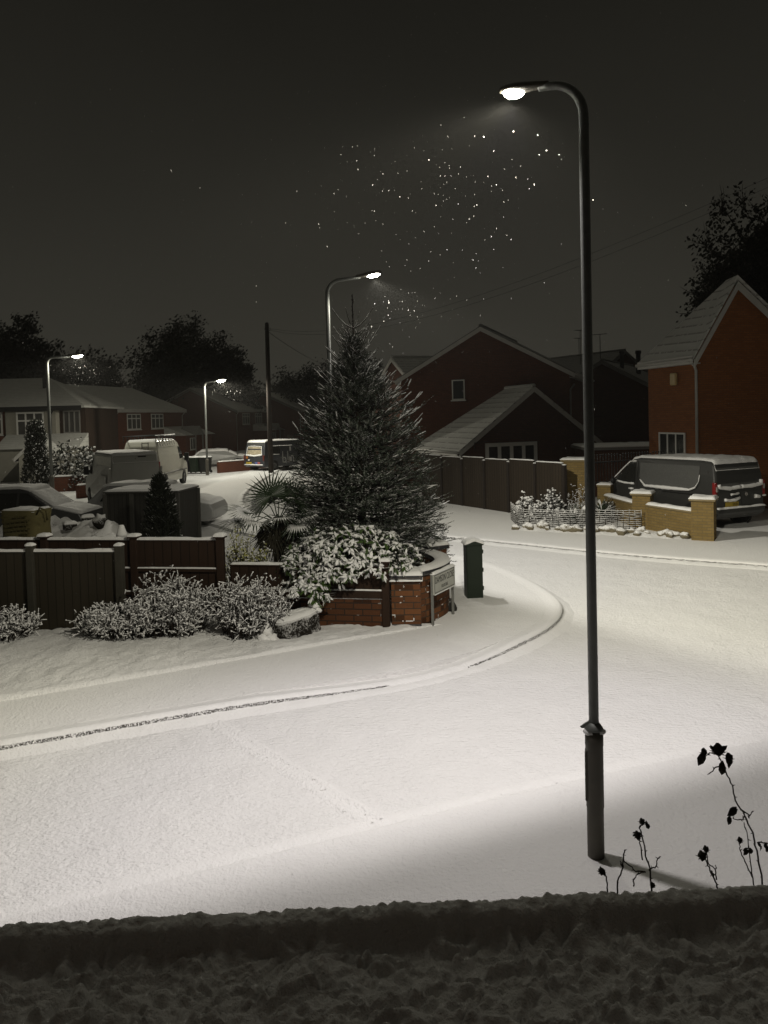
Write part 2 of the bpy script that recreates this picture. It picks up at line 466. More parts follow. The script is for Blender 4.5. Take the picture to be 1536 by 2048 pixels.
# pavement round the corner and the rough grass verge along the fences under snow
cp = [p for p in corner if p[1] < 60]
cin = polyoff(cp, .28)
low = [p for p in cin if p[1] < 11 or p[0] > 1.0]
blk('pavement', cin + [(-9.0, 60), (-9.2, 44), (-8.8, 36), (-8.2, 31), (-6.8, 27), (-4.6, 23.6), (-2.2, 20.4), (0, 17.6), (.95, 15.6), (1.2, 13.5), (.6, 12.3), (-3, 12.5), (-7, 13), (-14, 13)][0:], .098, SNOW_PAVE)
verge = MB(); vn = 90; vm = 26
def vpt(u, v):
    a = Vector((-13.5, 6.4)).lerp(Vector((.75, 12.15)), u) if 0 else None
    # front edge of the rough strip (the raised line of snow) to the foot of the fences
    xs = -9.5 + (.9 + 9.5) * u
    yf = 9.39 + (xs + 4.83) * (12.3 - 9.39) / (.67 + 4.83) if xs > -4.83 else 9.39 + (xs + 4.83) * .40
    yb = 12.75 if xs < -2.8 else 12.75 + (xs + 2.8) * (-.10)
    yb = max(yb, yf + .02)
    y = yf + (yb - yf) * v
    e = min(1, v * 8) * min(1, (1 - u) * 12)
    z = .103 + e * (.035 + .04 * noise.noise(Vector((xs * 1.6, y * 1.6, 0))) + .03 * noise.noise(Vector((xs * 5, y * 6, 2))) + .016 * noise.noise(Vector((xs * 13, y * 15, 5)))) + .03 * math.exp(-((v - .04) / .04) ** 2) * min(1, (1 - u) * 8)
    if v < .002 or u > .998: z = .085
    return (xs, y, z)
for j in range(vm + 1):
    for i in range(vn * 2 + 1): verge.v.append(vpt(i / (vn * 2), (j / vm) ** 1.3))
for j in range(vm):
    for i in range(vn * 2):
        a = j * (vn * 2 + 1) + i; verge.f.append((a, a + 1, a + vn * 2 + 2, a + vn * 2 + 1)); verge.m.append(0); verge.sm.append(True)
struct(verge.build('verge', SNOW_ROUGH))
# opposite pavement, near pavement
oin = polyoff(opposite, .28)
blk('pavement', oin + [(17, 18), (17, 40), (2, 60), (-1, 60)], .088, SNOW_PAVE)
nin = polyoff(near, .28)
blk('pavement', nin + [(-14, -1), (16, -1)], .012, SNOW_PAVE)

# line of a patched joint across the road, the snow sunk along it
jb = MB(); A = at(428, 1448); B = at(752, 1648)
d = (B - A); nj = 90; pr = Vector((d.y, -d.x, 0)).normalized()
JM = NT('road_joint')
jn = JM.math('GREATER_THAN', JM.noise(14, 5, .75), .64)
JM.color(JM.mix(jn, SNOWC, (.42, .41, .39))); JM.normal(JM.bump(JM.noise(30, 4), .9, .03)); JM = JM.set(.8, .2)
for i in range(nj + 1):
    p = A + d * (i / nj); wob = .02 * noise.noise(Vector((i * .17, 0, 0)))
    for (o, z) in ((-.13, .003), (-.05, .030), (.0, .006), (.04, .026), (.12, .003)):
        q = p + pr * (o + wob * (1 if abs(o) < .05 else .4)); jb.v.append((q.x, q.y, z + (.002 * noise.noise(Vector((i * .5, o * 30, 0))) if abs(o) < .05 else 0)))
for i in range(nj):
    for k in range(4): jb.f.append((i * 5 + k, i * 5 + k + 1, i * 5 + k + 6, i * 5 + k + 5)); jb.m.append(0); jb.sm.append(True)
struct(jb.build('road_joint', JM))
# the same on the other side of the road, nearly buried
jb = MB(); A = at(960, 1500); B = at(1110, 1572); d = B - A; pr = Vector((d.y, -d.x, 0)).normalized()
for i in range(41):
    p = A + d * (i / 40)
    for (o, z) in ((-.12, .003), (-.03, .022), (.02, .010), (.10, .003)):
        q = p + pr * o; jb.v.append((q.x, q.y, z))
for i in range(40):
    for k in range(3): jb.f.append((i * 4 + k, i * 4 + k + 1, i * 4 + k + 5, i * 4 + k + 4)); jb.m.append(0); jb.sm.append(True)
struct(jb.build('road_joint', SNOW_ROAD))

# ================================================================== street lamps
def lamp_light(name, parent, loc, n2, power, back=.30, b0=-.64, b1=-.24, f0=.46, f1=.92, fmin=.26, u0=.08, u1=.44, bexp=1.3, edge=(1.0, .945, .78), radius=.045, col=(1.0, .943, .915)):
    L = bpy.data.lights.new(name, 'POINT'); L.energy = power; L.shadow_soft_size = radius; L.color = (1, 1, 1)
    L.use_nodes = True; nt = L.node_tree; n = nt.nodes; l = nt.links; em = n['Emission']
    g = n.new('ShaderNodeNewGeometry'); sx = n.new('ShaderNodeSeparateXYZ'); l.new(g.outputs['Incoming'], sx.inputs[0])
    def mth(op, a, b=None, clamp=False):
        t = n.new('ShaderNodeMath'); t.operation = op; t.use_clamp = clamp
        for k, v in ((0, a), (1, b)):
            if v is None: continue
            if isinstance(v, (int, float)): t.inputs[k].default_value = v
            else: l.new(v, t.inputs[k])
        return t.outputs[0]
    def ss(v, a, b, lo=0, hi=1):
        t = n.new('ShaderNodeMapRange'); t.interpolation_type = 'SMOOTHSTEP'; l.new(v, t.inputs[0])
        t.inputs[1].default_value = a; t.inputs[2].default_value = b; t.inputs[3].default_value = lo; t.inputs[4].default_value = hi
        return t.outputs[0]
    c = mth('MULTIPLY', sx.outputs['Z'], -1.0)
    cc = mth('MAXIMUM', c, .40)
    bat = mth('POWER', mth('DIVIDE', 1.0, cc), bexp)          # street optic: more light thrown far than straight down
    up = ss(c, u0, u1, .012, 1)
    s = mth('ADD', mth('MULTIPLY', sx.outputs['X'], n2[0]), mth('MULTIPLY', sx.outputs['Y'], n2[1]))
    side = ss(s, -.035, .12, back, 1)
    far = mth('MULTIPLY', ss(s, b0, b1, 0, 1), ss(s, f0, f1, 1, fmin))
    st = mth('MULTIPLY', mth('MULTIPLY', bat, up), mth('MULTIPLY', side, far))
    l.new(st, em.inputs['Strength'])
    mx = n.new('ShaderNodeMix'); mx.data_type = 'RGBA'; l.new(ss(c, .62, .88), mx.inputs[0]); mx.inputs[6].default_value = (*edge, 1); mx.inputs[7].default_value = (*col, 1)
    l.new(mx.outputs[2], em.inputs['Color'])
    o = bpy.data.objects.new(name, L); COL.objects.link(o); o.parent = parent; o.location = loc
    return o

def street_lamp(label, base, H, adir, alen, n2, power, rs=.038, rb=.068, hb=.98, detail=True, rise=.05, light=True, back=.3, seg=14, lensr=(.10, .075, .055), group=None, rough=0, hl=1.0, **kw):
    t = thing('street_lamp', label, 'street lamp', base, math.atan2(adir[1], adir[0]), group)
    b = MB()
    b.lathe([(rb * .95, -.03), (rb * .95, hb * .40), (rb, hb * .405), (rb, hb * .90), (rb * 1.03, hb * .905), (rb * 1.03, hb * .985), (rb * .8, hb), (rs * 1.05, hb + .05)], 28)
    o = b.build('column_base', GALV_D, t)
    if detail:
        d = MB(); T = Matrix.Rotation(R(20), 4, 'Z')
        d.box(rb * .72, rb * 1.06, -.045, .045, .45, .84, 0, T); d.build('access_door', GALV_D, o, bevel=.006)
        sn = MB(); sn.blob((-.035, -.03, hb + .012), (.05, .05, .03)); sn.blob((.03, .035, hb + .01), (.045, .045, .025)); sn.build('snow', SNOW_BLOWN, t)
        cl = MB()
        cl.lathe([(rs * 1.02, hb + .085), (rs * 1.8, hb + .045), (rs * 1.9, hb + .03), (rs * 1.5, hb + .02)], 20)
        cl.prism([(-.02, .015), (.085, -.006), (.10, .004), (.03, .06)], Vector((0, .07, 0)), (.0, -.035, hb + .035)); cl.build('collar', GALV, t)
    p = MB(); pts = []; rad = []
    rbend = .30
    for z in (hb, H * .5, H - rbend - .02): pts.append((0, 0, z)); rad.append(rs)
    for k in range(1, 9):
        a = k / 8 * (math.pi / 2 - rise); pts.append((rbend - rbend * math.cos(a), 0, H - rbend + rbend * math.sin(a))); rad.append(rs * (1 - .02 * k))
    e = Vector(pts[-1]); e2 = e + Vector((math.cos(rise), 0, math.sin(rise))) * max(.05, alen - .30 - rbend * .7)
    pts.append(tuple(e2)); rad.append(rs * .72)
    p.tube(pts, rad, seg); pole = p.build('pole', GALV, t)
    # luminaire: gear housing, canopy and a bowl under it
    hd = Matrix.Translation(e2) @ Matrix.Rotation(-rise - .05, 4, 'Y')
    hm = MB()
    prof = [(-.10, .030), (-.02, .045), (.06, .060), (.16, .075), (.26, .085), (.36, .075), (.44, .05), (.48, .015)]
    rings = []
    for x, w in prof:
        hgt = .035 + .45 * w
        ring = []
        for k in range(14):
            a = 2 * math.pi * k / 14
            y = w * 1.15 * math.cos(a); z = hgt * math.sin(a) * (1 if math.sin(a) > 0 else .45) + .015
            ring.append(hd @ Vector((x * hl, y * hl, z * hl)))
        rings.append(ring)
    vs = [q for r in rings for q in r]; fs = [(i * 14 + k, i * 14 + (k + 1) % 14, (i + 1) * 14 + (k + 1) % 14, (i + 1) * 14 + k) for i in range(len(prof) - 1) for k in range(14)]
    fs += [tuple(range(13, -1, -1)), tuple((len(prof) - 1) * 14 + k for k in range(14))]
    hm.add(vs, fs, 0, True)
    head = hm.build('lamp_head', GALV_D, t)
    lm = MB(); nu, nv = 18, 7; vs = []; fs = []
    for j in range(nv + 1):
        th = math.pi / 2 * j / nv
        for i in range(nu):
            a = 2 * math.pi * i / nu
            vs.append(hd @ Vector(((.30 + lensr[0] * math.cos(a) * math.cos(th)) * hl, lensr[1] * math.sin(a) * math.cos(th) * hl, (-.004 - lensr[2] * math.sin(th)) * hl)))
    fs = [(j * nu + i, (j + 1) * nu + i, (j + 1) * nu + (i + 1) % nu, j * nu + (i + 1) % nu) for j in range(nv) for i in range(nu)]
    lm.add(vs, fs, 0, True); lm.build('lens', LENS, head)
    sn = MB(); sn.pad(-.02, .40, -.055, .055, .0, .018, T=hd @ Matrix.Translation((0, 0, .058)), res=.03); pass
    if light:
        lp = hd @ Vector((.30 * hl, 0, -.062 * hl - .055))
        lamp_light('lamp_light', t, lp, n2, power, back, **kw)
    if detail:   # wet snow frozen down the road side of the pole
        s2 = MB(); pts = []
        for k in range(60):
            z = hb + .15 + (H - .7 - hb) * k / 59
            pts.append(Vector((rs * .80, -rs * .72, z)))
        for k in range(0, 59):
            r_ = .004 + .006 * abs(noise.noise(Vector((k * .9, 0, 0))))
            s2.tube([pts[k], pts[k + 1]], [r_, r_], 5, cap=False)
        s2.build('snow', SNOW_BLOWN, pole)
    return t

street_lamp('tall grey street lamp in the foreground, its lit head hanging over the road', (1.58, 5.92, .012), 6.03, Vector((-.80, .60, 0)), .60,
            (-.383, .924), LAMP_POWER * 1.0, seg=20, back=.30, rise=.10, hl=.74, lensr=(.125, .085, .075))
p_ = at(684, 1153)
street_lamp('lit street lamp standing behind the dark spruce tree', (-1.16, 17.0, .09), 6.42, Vector((.96, -.28, 0)), 1.0, (.80, .55), LAMP_POWER * .82, u0=.22, u1=.58, rs=.05, edge=(1.0, .955, .82), col=(1.0, .965, .89), f0=.75, f1=1.2, fmin=.3, detail=True, back=.14, b0=-1, b1=-.5, lensr=(.15, .085, .055), radius=.05)
p_ = at(105, 992)
street_lamp('lit street lamp leaning over the parked cars at the left edge', (p_.x, p_.y, 0), 6.85, Vector((.95, .3, 0)), 1.25, (.9, -.2), LAMP_POWER * .36, u0=-.05, u1=.35, rs=.075, col=(1.0, .97, .80), f0=.9, f1=1.4, fmin=.3, rb=.11, detail=False, back=.8, b0=-1.2, b1=-.7, lensr=(.20, .11, .07), hl=1.3, radius=.06)
street_lamp('most distant lit street lamp beside the wheelie bins', (-11.45, 49.6, .06), 5.95, Vector((.9, -.43, 0)), 1.15, (.95, -.3), LAMP_POWER * .8, u0=-.1, u1=.28, rs=.07, col=(1.0, .97, .82), f0=.9, f1=1.4, fmin=.3, rb=.11, detail=False, back=.6, b0=-1.6, b1=-.7, lensr=(.22, .13, .08), hl=1.4, radius=.06)
# ================================================================== corner garden: fences, wall, pier
random.seed(11)
BRK = m_brick('red_brick', (.19, .078, .030), (.115, .046, .020), (.055, .045, .033), .30, .100, dmix=.22, dust=.9)
BRK_LOW = m_brick('red_brick_low', (.11, .044, .018), (.075, .030, .013), (.025, .022, .018), .30, .100, dmix=.1, dust=.3)
BLUEBRK = m_brick('blue_brick', (.055, .055, .06), (.035, .035, .04), (.12, .11, .10), .225, .075)
WOOD_GREEN = m_boards('weathered_green_boards', (.042, .034, .021), (.021, .017, .011), .145)
WOOD_BROWN = m_boards('brown_boards', (.038, .021, .012), (.020, .011, .0065), .16)
POST_GREEN = m_plain('weathered_post', (.055, .05, .038), (.028, .026, .02), 6, .9, .2, .4, 40)
POST_BROWN = m_plain('brown_post', (.038, .021, .012), (.020, .011, .007), 6, .85, .2, .3, 40)
def run(a, b):
    a = Vector((a[0], a[1], 0)); b = Vector((b[0], b[1], 0)); d = b - a
    return Matrix.Translation(a) @ Matrix.Rotation(math.atan2(d.y, d.x), 4, 'Z'), d.length
def lfence(name, label, a, b, z0, z1, board, postm, posts, ph, rails=(), railm=None, th=.03, pw=.10, snow=.05, group=None, capd=False):
    ang = math.atan2(b[1] - a[1], b[0] - a[0]); L = math.dist(a, b)
    t = thing(name, label, 'fence', (a[0], a[1], .1), ang, group)
    bd = MB(); bd.box(0, L, -th / 2, th / 2, z0 - .1, z1 - .1); bd.build('board_panel', board, t)
    for x in posts:
        p = MB(); p.box(x - pw / 2, x + pw / 2, -pw / 2 - .02, pw / 2 - .02, -.1, ph - .1); po = p.build('post', postm, t, bevel=.008)
        s = MB()
        if capd:
            c = MB(); c.box(x - pw * .75, x + pw * .75, -pw * .75 - .02, pw * .75 - .02, ph - .1, ph - .065); c.build('cap', postm, po, bevel=.006)
            s.pad(x - pw * .8, x + pw * .8, -pw * .8 - .02, pw * .8 - .02, ph - .066, .055, res=.03)
        else: s.pad(x - pw * .55, x + pw * .55, -pw * .55 - .02, pw * .55 - .02, ph - .1, .05, res=.025)
        s.build('snow', SNOW, po)
    for (z, w) in rails:
        r = MB(); r.box(.02, L - .02, -th / 2 - .04, -th / 2 - .001, z - .1 - w / 2, z - .1 + w / 2); ro = r.build('rail', railm or postm, t, bevel=.004)
        s = MB(); s.pad(.03, L - .03, -th / 2 - .042, -th / 2, z - .1 + w / 2, .022, res=.05, cap=70); s.build('snow', SNOW, ro)
    c = MB(); c.box(0, L, -.035, .035, z1 - .1, z1 - .07); co = c.build('coping', railm or postm, t)
    s = MB(); s.pad(0, L, -.042, .042, z1 - .071, snow, res=.05, cap=90, rough=.5); s.build('snow', SNOW, co)
    return t
# pale weathered fence in front
lfence('board_fence', 'weathered grey green board fence with two slim posts at the left, behind the low shrubs', (-9.2, 13.15), (-4.30, 12.42), .12, 1.40, WOOD_GREEN, POST_GREEN,
       [.7, 2.1, 3.36, 4.92], 1.53, pw=.12, snow=.05)
# brown fence behind it
def ln(a, b, f): return (a[0] + (b[0] - a[0]) * f, a[1] + (b[1] - a[1]) * f)
BA, BB = (-9.3, 13.85), (-2.70, 12.72)
def xat(px, z=1.5):   # run length on BA..BB seen at picture column px
    best = min(range(400), key=lambda k: abs((lambda q: proj(q)[0] - px)((*ln(BA, BB, k / 399), z)))); return best / 399 * math.dist(BA, BB)
def proj(p):
    v = Vector(p) - EYE; k = v.dot(fwd)
    return PCX + FOC * v.dot(rtv) / k, PCY - FOC * v.dot(upv) / k
lfence('board_fence', 'taller dark brown board fence, behind the weathered fence and ending in a capped post', BA, BB, .3, 1.50, WOOD_BROWN, POST_BROWN,
       [xat(92), xat(270), math.dist(BA, BB) - .06], 1.56, rails=((1.02, .06), (.62, .06)), pw=.12, capd=True)
# gravel board under it
WA, WB = (-2.62, 12.78), (.03, 12.27)
lfence('board_fence', 'low brown board fence standing on the red brick wall under the drooping bush', WA, WB, .80, 1.08, WOOD_BROWN, POST_BROWN,
       [math.dist(WA, WB) - .06], 1.16, rails=((.645, .13),), pw=.115, snow=.045, capd=True)
o = None
t = thing('garden_wall', 'low red brick wall with a square pier and a curved return at the street corner', 'wall', (0, 0, 0))
def wallpath(mb, pts, th, z0, z1, mi=0):
    a = polyoff(pts, th / 2); b = polyoff(pts, -th / 2); n = len(pts)
    vs = [(x, y, z) for z in (z0, z1) for q in (a, b) for x, y in q]
    fs = []
    for i in range(n - 1):
        fs += [(i, i + 1, 2 * n + i + 1, 2 * n + i), (n + i + 1, n + i, 3 * n + i, 3 * n + i + 1), (2 * n + i, 2 * n + i + 1, 3 * n + i + 1, 3 * n + i), (i + 1, i, n + i, n + i + 1)]
    fs += [(0, 2 * n, 3 * n, n), (n - 1, 2 * n - 1, 4 * n - 1, 3 * n - 1)]
    return mb.add(vs, fs, mi)
wp = MB(); wallpath(wp, [(-2.62, 12.84), (.02, 12.34)], .20, 0, .57); w_ = wp.build('dwarf_wall', BRK_LOW, t)
s = MB(); T, L = run((-2.62, 12.84), (.02, 12.34)); s.pad(0, L, -.105, -.03, .57, .03, T=T, res=.05, cap=70); s.build('snow', SNOW, w_)
g_ = MB(); T, L = run(WA, WB); g_.box(0, L - .12, -.012, .012, .60, .80, 0, T); g_.build('board_panel', WOOD_BROWN, t)
PT = Matrix.Translation((.055, 12.30, 0)) @ Matrix.Rotation(R(-4), 4, 'Z')
p = MB(); p.box(0, .47, 0, .44, .15, .86, 0, PT); pier = p.build('pier', BRK, t)
p = MB(); p.box(-.004, .474, -.004, .444, 0, .15, 0, PT); p.build('plinth', BLUEBRK, pier)
p = MB(); p.box(-.03, .50, -.03, .47, .86, .945, 0, PT); cap_ = p.build('cap', BLUEBRK, pier, bevel=.008)
s = MB(); s.pad(-.04, .51, -.04, .48, .944, .065, T=PT, res=.03); s.pad(-.03, .50, -.055, .0, .855, .03, T=PT, res=.03); s.pad(.472, .51, -.05, .44, .855, .03, T=PT, res=.03); s.build('snow', SNOW, cap_)
cv = smooth([(.40, 12.46), (.70, 12.75), (.93, 13.15), (1.0, 13.6), (.88, 14.1), (.62, 14.6), (.2, 15.1)], 2)
p = MB(); wallpath(p, cv, .22, 0, .88); cw = p.build('curved_wall', BRK, t)
p = MB(); wallpath(p, cv, .26, .88, .965); cc = p.build('coping', BLUEBRK, cw)
s = MB()
def padpath(mb, pts, th, z, h):
    n = len(pts); rows = []
    offs = [-.5, -.42, -.2, 0, .2, .42, .5]; hs = [0, .6, .95, 1, .95, .6, 0]
    for o_, hh in zip(offs, hs):
        rows.append([(x, y, z + h * hh * (1 + .4 * noise.noise(Vector((x * 6, y * 6, 1))))) for x, y in polyoff(pts, o_ * th)])
    vs = [v for r in rows for v in r]
    mb.add(vs, [(j * n + i, j * n + i + 1, (j + 1) * n + i + 1, (j + 1) * n + i) for j in range(6) for i in range(n - 1)], 0, True)
padpath(s, cv, .28, .962, .05); s.build('snow', SNOW, cc)
PT2 = Matrix.Translation((.98, 14.25, 0)) @ Matrix.Rotation(R(25), 4, 'Z')
t = thing('brick_pier', 'square brick pier with dark cap behind the curved wall, beside the green cabinet', 'pier', (.86, 14.55, 0), R(30))
p = MB(); p.box(-.2, .2, -.2, .2, 0, .98); p.build('shaft', BRK, t)
p = MB(); p.box(-.24, .24, -.24, .24, .98, 1.06); c_ = p.build('cap', BLUEBRK, t, bevel=.008)
s = MB(); s.pad(-.25, .25, -.25, .25, 1.059, .07, res=.04); s.build('snow', SNOW, c_)

# ------------------------------------------------------------------ street name sign
SIGNW = m_plain('sign_plate_white', (.40, .40, .36), (.33, .33, .29), 6, .5, .3)
SIGNB = m_plain('sign_black_letters', (.02, .02, .02), None, 6, .6)
SPOST = m_plain('sign_post_grey', (.20, .20, .185), (.13, .13, .12), 10, .6, .3)
MOSS = m_plain('moss', (.06, .075, .025), (.04, .05, .02), 20, .9)
def text_mesh(name, body, size, mat, parent, M_, align='LEFT', ext=.001, sx=1.0):
    cu = bpy.data.curves.new(name, 'FONT'); cu.body = body; cu.size = size; cu.align_x = align; cu.extrude = ext; cu.align_y = 'CENTER'
    o = bpy.data.objects.new(name, cu); COL.objects.link(o)
    bpy.context.view_layer.update()
    me = bpy.data.meshes.new_from_object(o.evaluated_get(bpy.context.evaluated_depsgraph_get()))
    bpy.data.objects.remove(o); bpy.data.curves.remove(cu)
    me.transform(M_ @ Matrix.Diagonal((sx, 1, 1, 1)))
    me.materials.clear(); me.materials.append(mat)
    r = bpy.data.objects.new(name, me); COL.objects.link(r); r.parent = parent
    return r
SA = Vector((.73, 12.33, .1)); SB = Vector((1.12, 13.02, .1)); dS = SB - SA; LS = dS.length
t = thing('street_sign', 'white street name sign on two grey posts in front of the brick corner', 'street sign', SA, math.atan2(dS.y, dS.x))
for x in (0, LS):
    p = MB(); p.box(x - .022, x + .022, -.0, .035, -.12, .86); p.build('post', SPOST, t, bevel=.004)
p = MB(); p.box(-.02, LS + .02, -.024, -.002, .50, .835); pl = p.build('name_plate', SIGNW, t, bevel=.006)
bd = MB()
for (x0, x1, z0, z1) in ((.012, LS - .012, .520, .528), (.012, LS - .012, .806, .814), (.012, .02, .528, .806), (LS - .02, LS - .012, .528, .806)): bd.box(x0, x1, -.0265, -.0235, z0, z1)
bd.build('border', SIGNB, pl)
FR = Matrix.Translation((0, -.0255, 0)) @ Matrix.Rotation(R(90), 4, 'X')
text_mesh('lettering', 'DAMSON CLOSE', .155, SIGNB, pl, FR @ Matrix.Translation((LS / 2, .718, 0)), 'CENTER', .001, .62)
text_mesh('small_lettering', 'CUL DE SAC', .075, SIGNB, pl, FR @ Matrix.Translation((LS / 2, .590, 0)), 'CENTER', .001, .62)
s = MB(); s.pad(-.03, LS + .03, -.035, .04, .834, .045, res=.04, cap=40); s.pad(.0, LS, -.04, -.022, .50, .012, res=.04); s.build('snow', SNOW, pl)

# ------------------------------------------------------------------ green cabinet
CABG = m_plain('cabinet_green_paint', (.012, .021, .011), (.009, .015, .008), 5, .55, .35)
t = thing('utility_cabinet', 'tall dark green utility cabinet with snow on its pitched top, beside the road corner', 'cabinet', (1.52, 14.12, .1), R(6))
p = MB(); p.box(0 - .05, .25, 0, .30, -.1, .98); body = p.build('body', CABG, t, bevel=.012)
p = MB(); p.box(-.035, .235, -.008, .0, .06, .95); d_ = p.build('door', CABG, t, bevel=.004)
for z in (.18, .52, .86):
    h = MB(); h.box(.236, .262, -.012, .03, z - .035, z + .035); h.build('hinge', CABG, d_)
p = MB(); p.prism([(-.07, .98), (.27, .98), (.27, 1.0), (.10, 1.065), (-.07, 1.0)], Vector((0, .34, 0)), (0, -.02, 0)); ro = p.build('roof', CABG, t)
s = MB()
s.pad(-.085, .285, -.035, .335, 1.0, .05, res=.03, zf=lambda x, y: .066 * (1 - abs(x - .1) / .18) if abs(x - .1) < .18 else 0); s.build('snow', SNOW, ro)
# a dark round stone / drain by the wall foot
t = tag(MB().blob((1.07, 13.32, .12), (.13, .14, .17), rough=.35, nu=14, nv=9).build('stone', m_plain('dark_stone', (.035, .033, .03), (.02, .02, .018), 12, .9, .2, .5, 30, dust=.9, lo=.75, hi=1.1)), 'dark rounded stone at the foot of the brick wall behind the street sign', 'stone')

# ------------------------------------------------------------------ tree stump
BARK = m_plain('dark_bark', (.022, .018, .013), (.010, .009, .007), 14, .95, .1, 1.0, 30, dust=.7, lo=.02, hi=.42)
t = thing('tree_stump', 'wide dark tree stump with a snow covered top in front of the brick wall', 'tree stump', (-1.50, 12.02, .1), R(12))
sb = MB(); vs = []; n = 40; rings = 7
for j in range(rings + 1):
    f = j / rings
    for k in range(n):
        a = 2 * math.pi * k / n; d = Vector((math.cos(a), math.sin(a), 0))
        r = (.335 + .05 * noise.noise(d * 2.2 + Vector((0, 0, f))) + .03 * noise.noise(d * 7 + Vector((3, 0, f * .6))) + .05 * noise.noise(d * 5 + Vector((0, 9, f * 3))) * (1 - f)) * (1.08 - .1 * f + .0 * f)
        vs.append((d.x * r * 1.12, d.y * r * .75, f * (.30 + .07 * d.x * 1.0 + .02 * noise.noise(d * 5))))
fs = [(j * n + k, j * n + (k + 1) % n, (j + 1) * n + (k + 1) % n, (j + 1) * n + k) for j in range(rings) for k in range(n)] + [tuple(rings * n + k for k in range(n))]
sb.add(vs, fs, 0, True); sb.build('trunk', BARK, t)
s = MB(); vs = []; NR = 6
for j in range(NR + 1):
    f = j / NR
    for k in range(n):
        a = 2 * math.pi * k / n; d = Vector((math.cos(a), math.sin(a), 0))
        r = (.335 + .05 * noise.noise(d * 2.2 + Vector((0, 0, 1))) + .03 * noise.noise(d * 7 + Vector((3, 0, .6)))) * .99 * (1 - f) * (1 + .02 * noise.noise(d * 12))
        h = .055 * math.sqrt(1 - (1 - min(1, f * 2.2)) ** 2)
        vs.append((d.x * r * 1.12, d.y * r * .75, .302 + .07 * d.x * (1 - f) + h + .03 * noise.noise(Vector((d.x * r * 14, d.y * r * 14, 2))) * min(1, f * 4)))
fs = [(j * n + k, j * n + (k + 1) % n, (j + 1) * n + (k + 1) % n, (j + 1) * n + k) for j in range(NR) for k in range(n)]
s.add(vs, fs, 0, True)
for (c, r) in (((.36, .03, .43), .085), ((.30, .10, .40), .06), ((-.35, .0, .32), .10), ((-.30, -.1, .31), .07), ((-.44, -.10, .12), .12), ((-.47, -.16, .0), .15), ((-.36, -.22, .02), .11), ((-.42, -.05, .22), .09), ((.40, -.02, .36), .05)):
    s.blob(c, (r, r * .9, r * .8), rough=.5, nu=11, nv=8)
s.build('snow', SNOW_BLOWN, t)
# ================================================================== plants
random.seed(21)
NEEDLE = m_plain('spruce_needles', (.030, .044, .026), (.015, .023, .014), 18, .6, .3, dust=.55, lo=.50, hi=1.15)
FROST = m_plain('frosted_needles', (.19, .21, .165), (.10, .12, .085), 25, .7, .2, dust=.75, lo=.3, hi=1.0)
TWIG = m_plain('spruce_twig', (.030, .023, .016), (.018, .014, .011), 20, .9, .2, dust=.25, lo=.5, hi=1.0)
TRUNK = m_plain('tree_bark', (.045, .035, .026), (.022, .018, .014), 12, .95, .1, .8, 30)
LEAFG = m_plain('laurel_leaf', (.055, .095, .020), (.035, .06, .016), 8, .35, .45)
LEAFY = m_plain('variegated_leaf', (.52, .47, .13), (.22, .26, .06), 30, .5, .4, dust=.8, lo=.55, hi=1.1)
PALMG = m_plain('palm_leaf', (.030, .050, .020), (.018, .030, .013), 10, .45, .4, dust=.75, lo=.75, hi=1.15)
PALMD = m_plain('dead_palm_leaf', (.040, .036, .022), (.022, .020, .013), 10, .7, .2)
SHRUBG = m_plain('shrub_leaf', (.030, .036, .022), (.018, .022, .013), 20, .7, .2, dust=.55, lo=.3, hi=.9)
CONIF = m_plain('conifer_scale_leaf', (.022, .026, .016), (.012, .014, .010), 20, .75, .2, dust=.6, lo=.45, hi=1.2)
DARKLEAF = m_plain('night_tree_leaf', (.022, .023, .016), (.013, .014, .010), 3, .8, .15)

def rdir():
    while 1:
        v = Vector((rnd(-1, 1), rnd(-1, 1), rnd(-1, 1)))
        if .05 < v.length < 1: return v.normalized()

def needles(mb, a, b, n, ln_, up_bias, frost, w=.0045):
    """a bottlebrush of needles along the twig a-b"""
    d = b - a; L = d.length; d.normalize(); x = d.orthogonal().normalized(); y = d.cross(x)
    for k in range(n):
        f = (k + random.random()) / n; p = a + d * (L * f); an = rnd(0, 6.283)
        r = x * math.cos(an) + y * math.sin(an)
        q = (r * .85 + d * rnd(.35, .8)).normalized(); l = ln_ * rnd(.8, 1.2) * (1 if f < .9 else .75)
        t = q.cross(d); t = (t / max(t.length, 1e-4)) * w
        o = len(mb.v); mb.v += [tuple(p - t), tuple(p + t), tuple(p + q * l)]
        mb.f.append((o, o + 1, o + 2)); mb.m.append(1 if (random.random() < frost * (.35 + .65 * max(0, r.z + .35))) else 0); mb.sm.append(False)

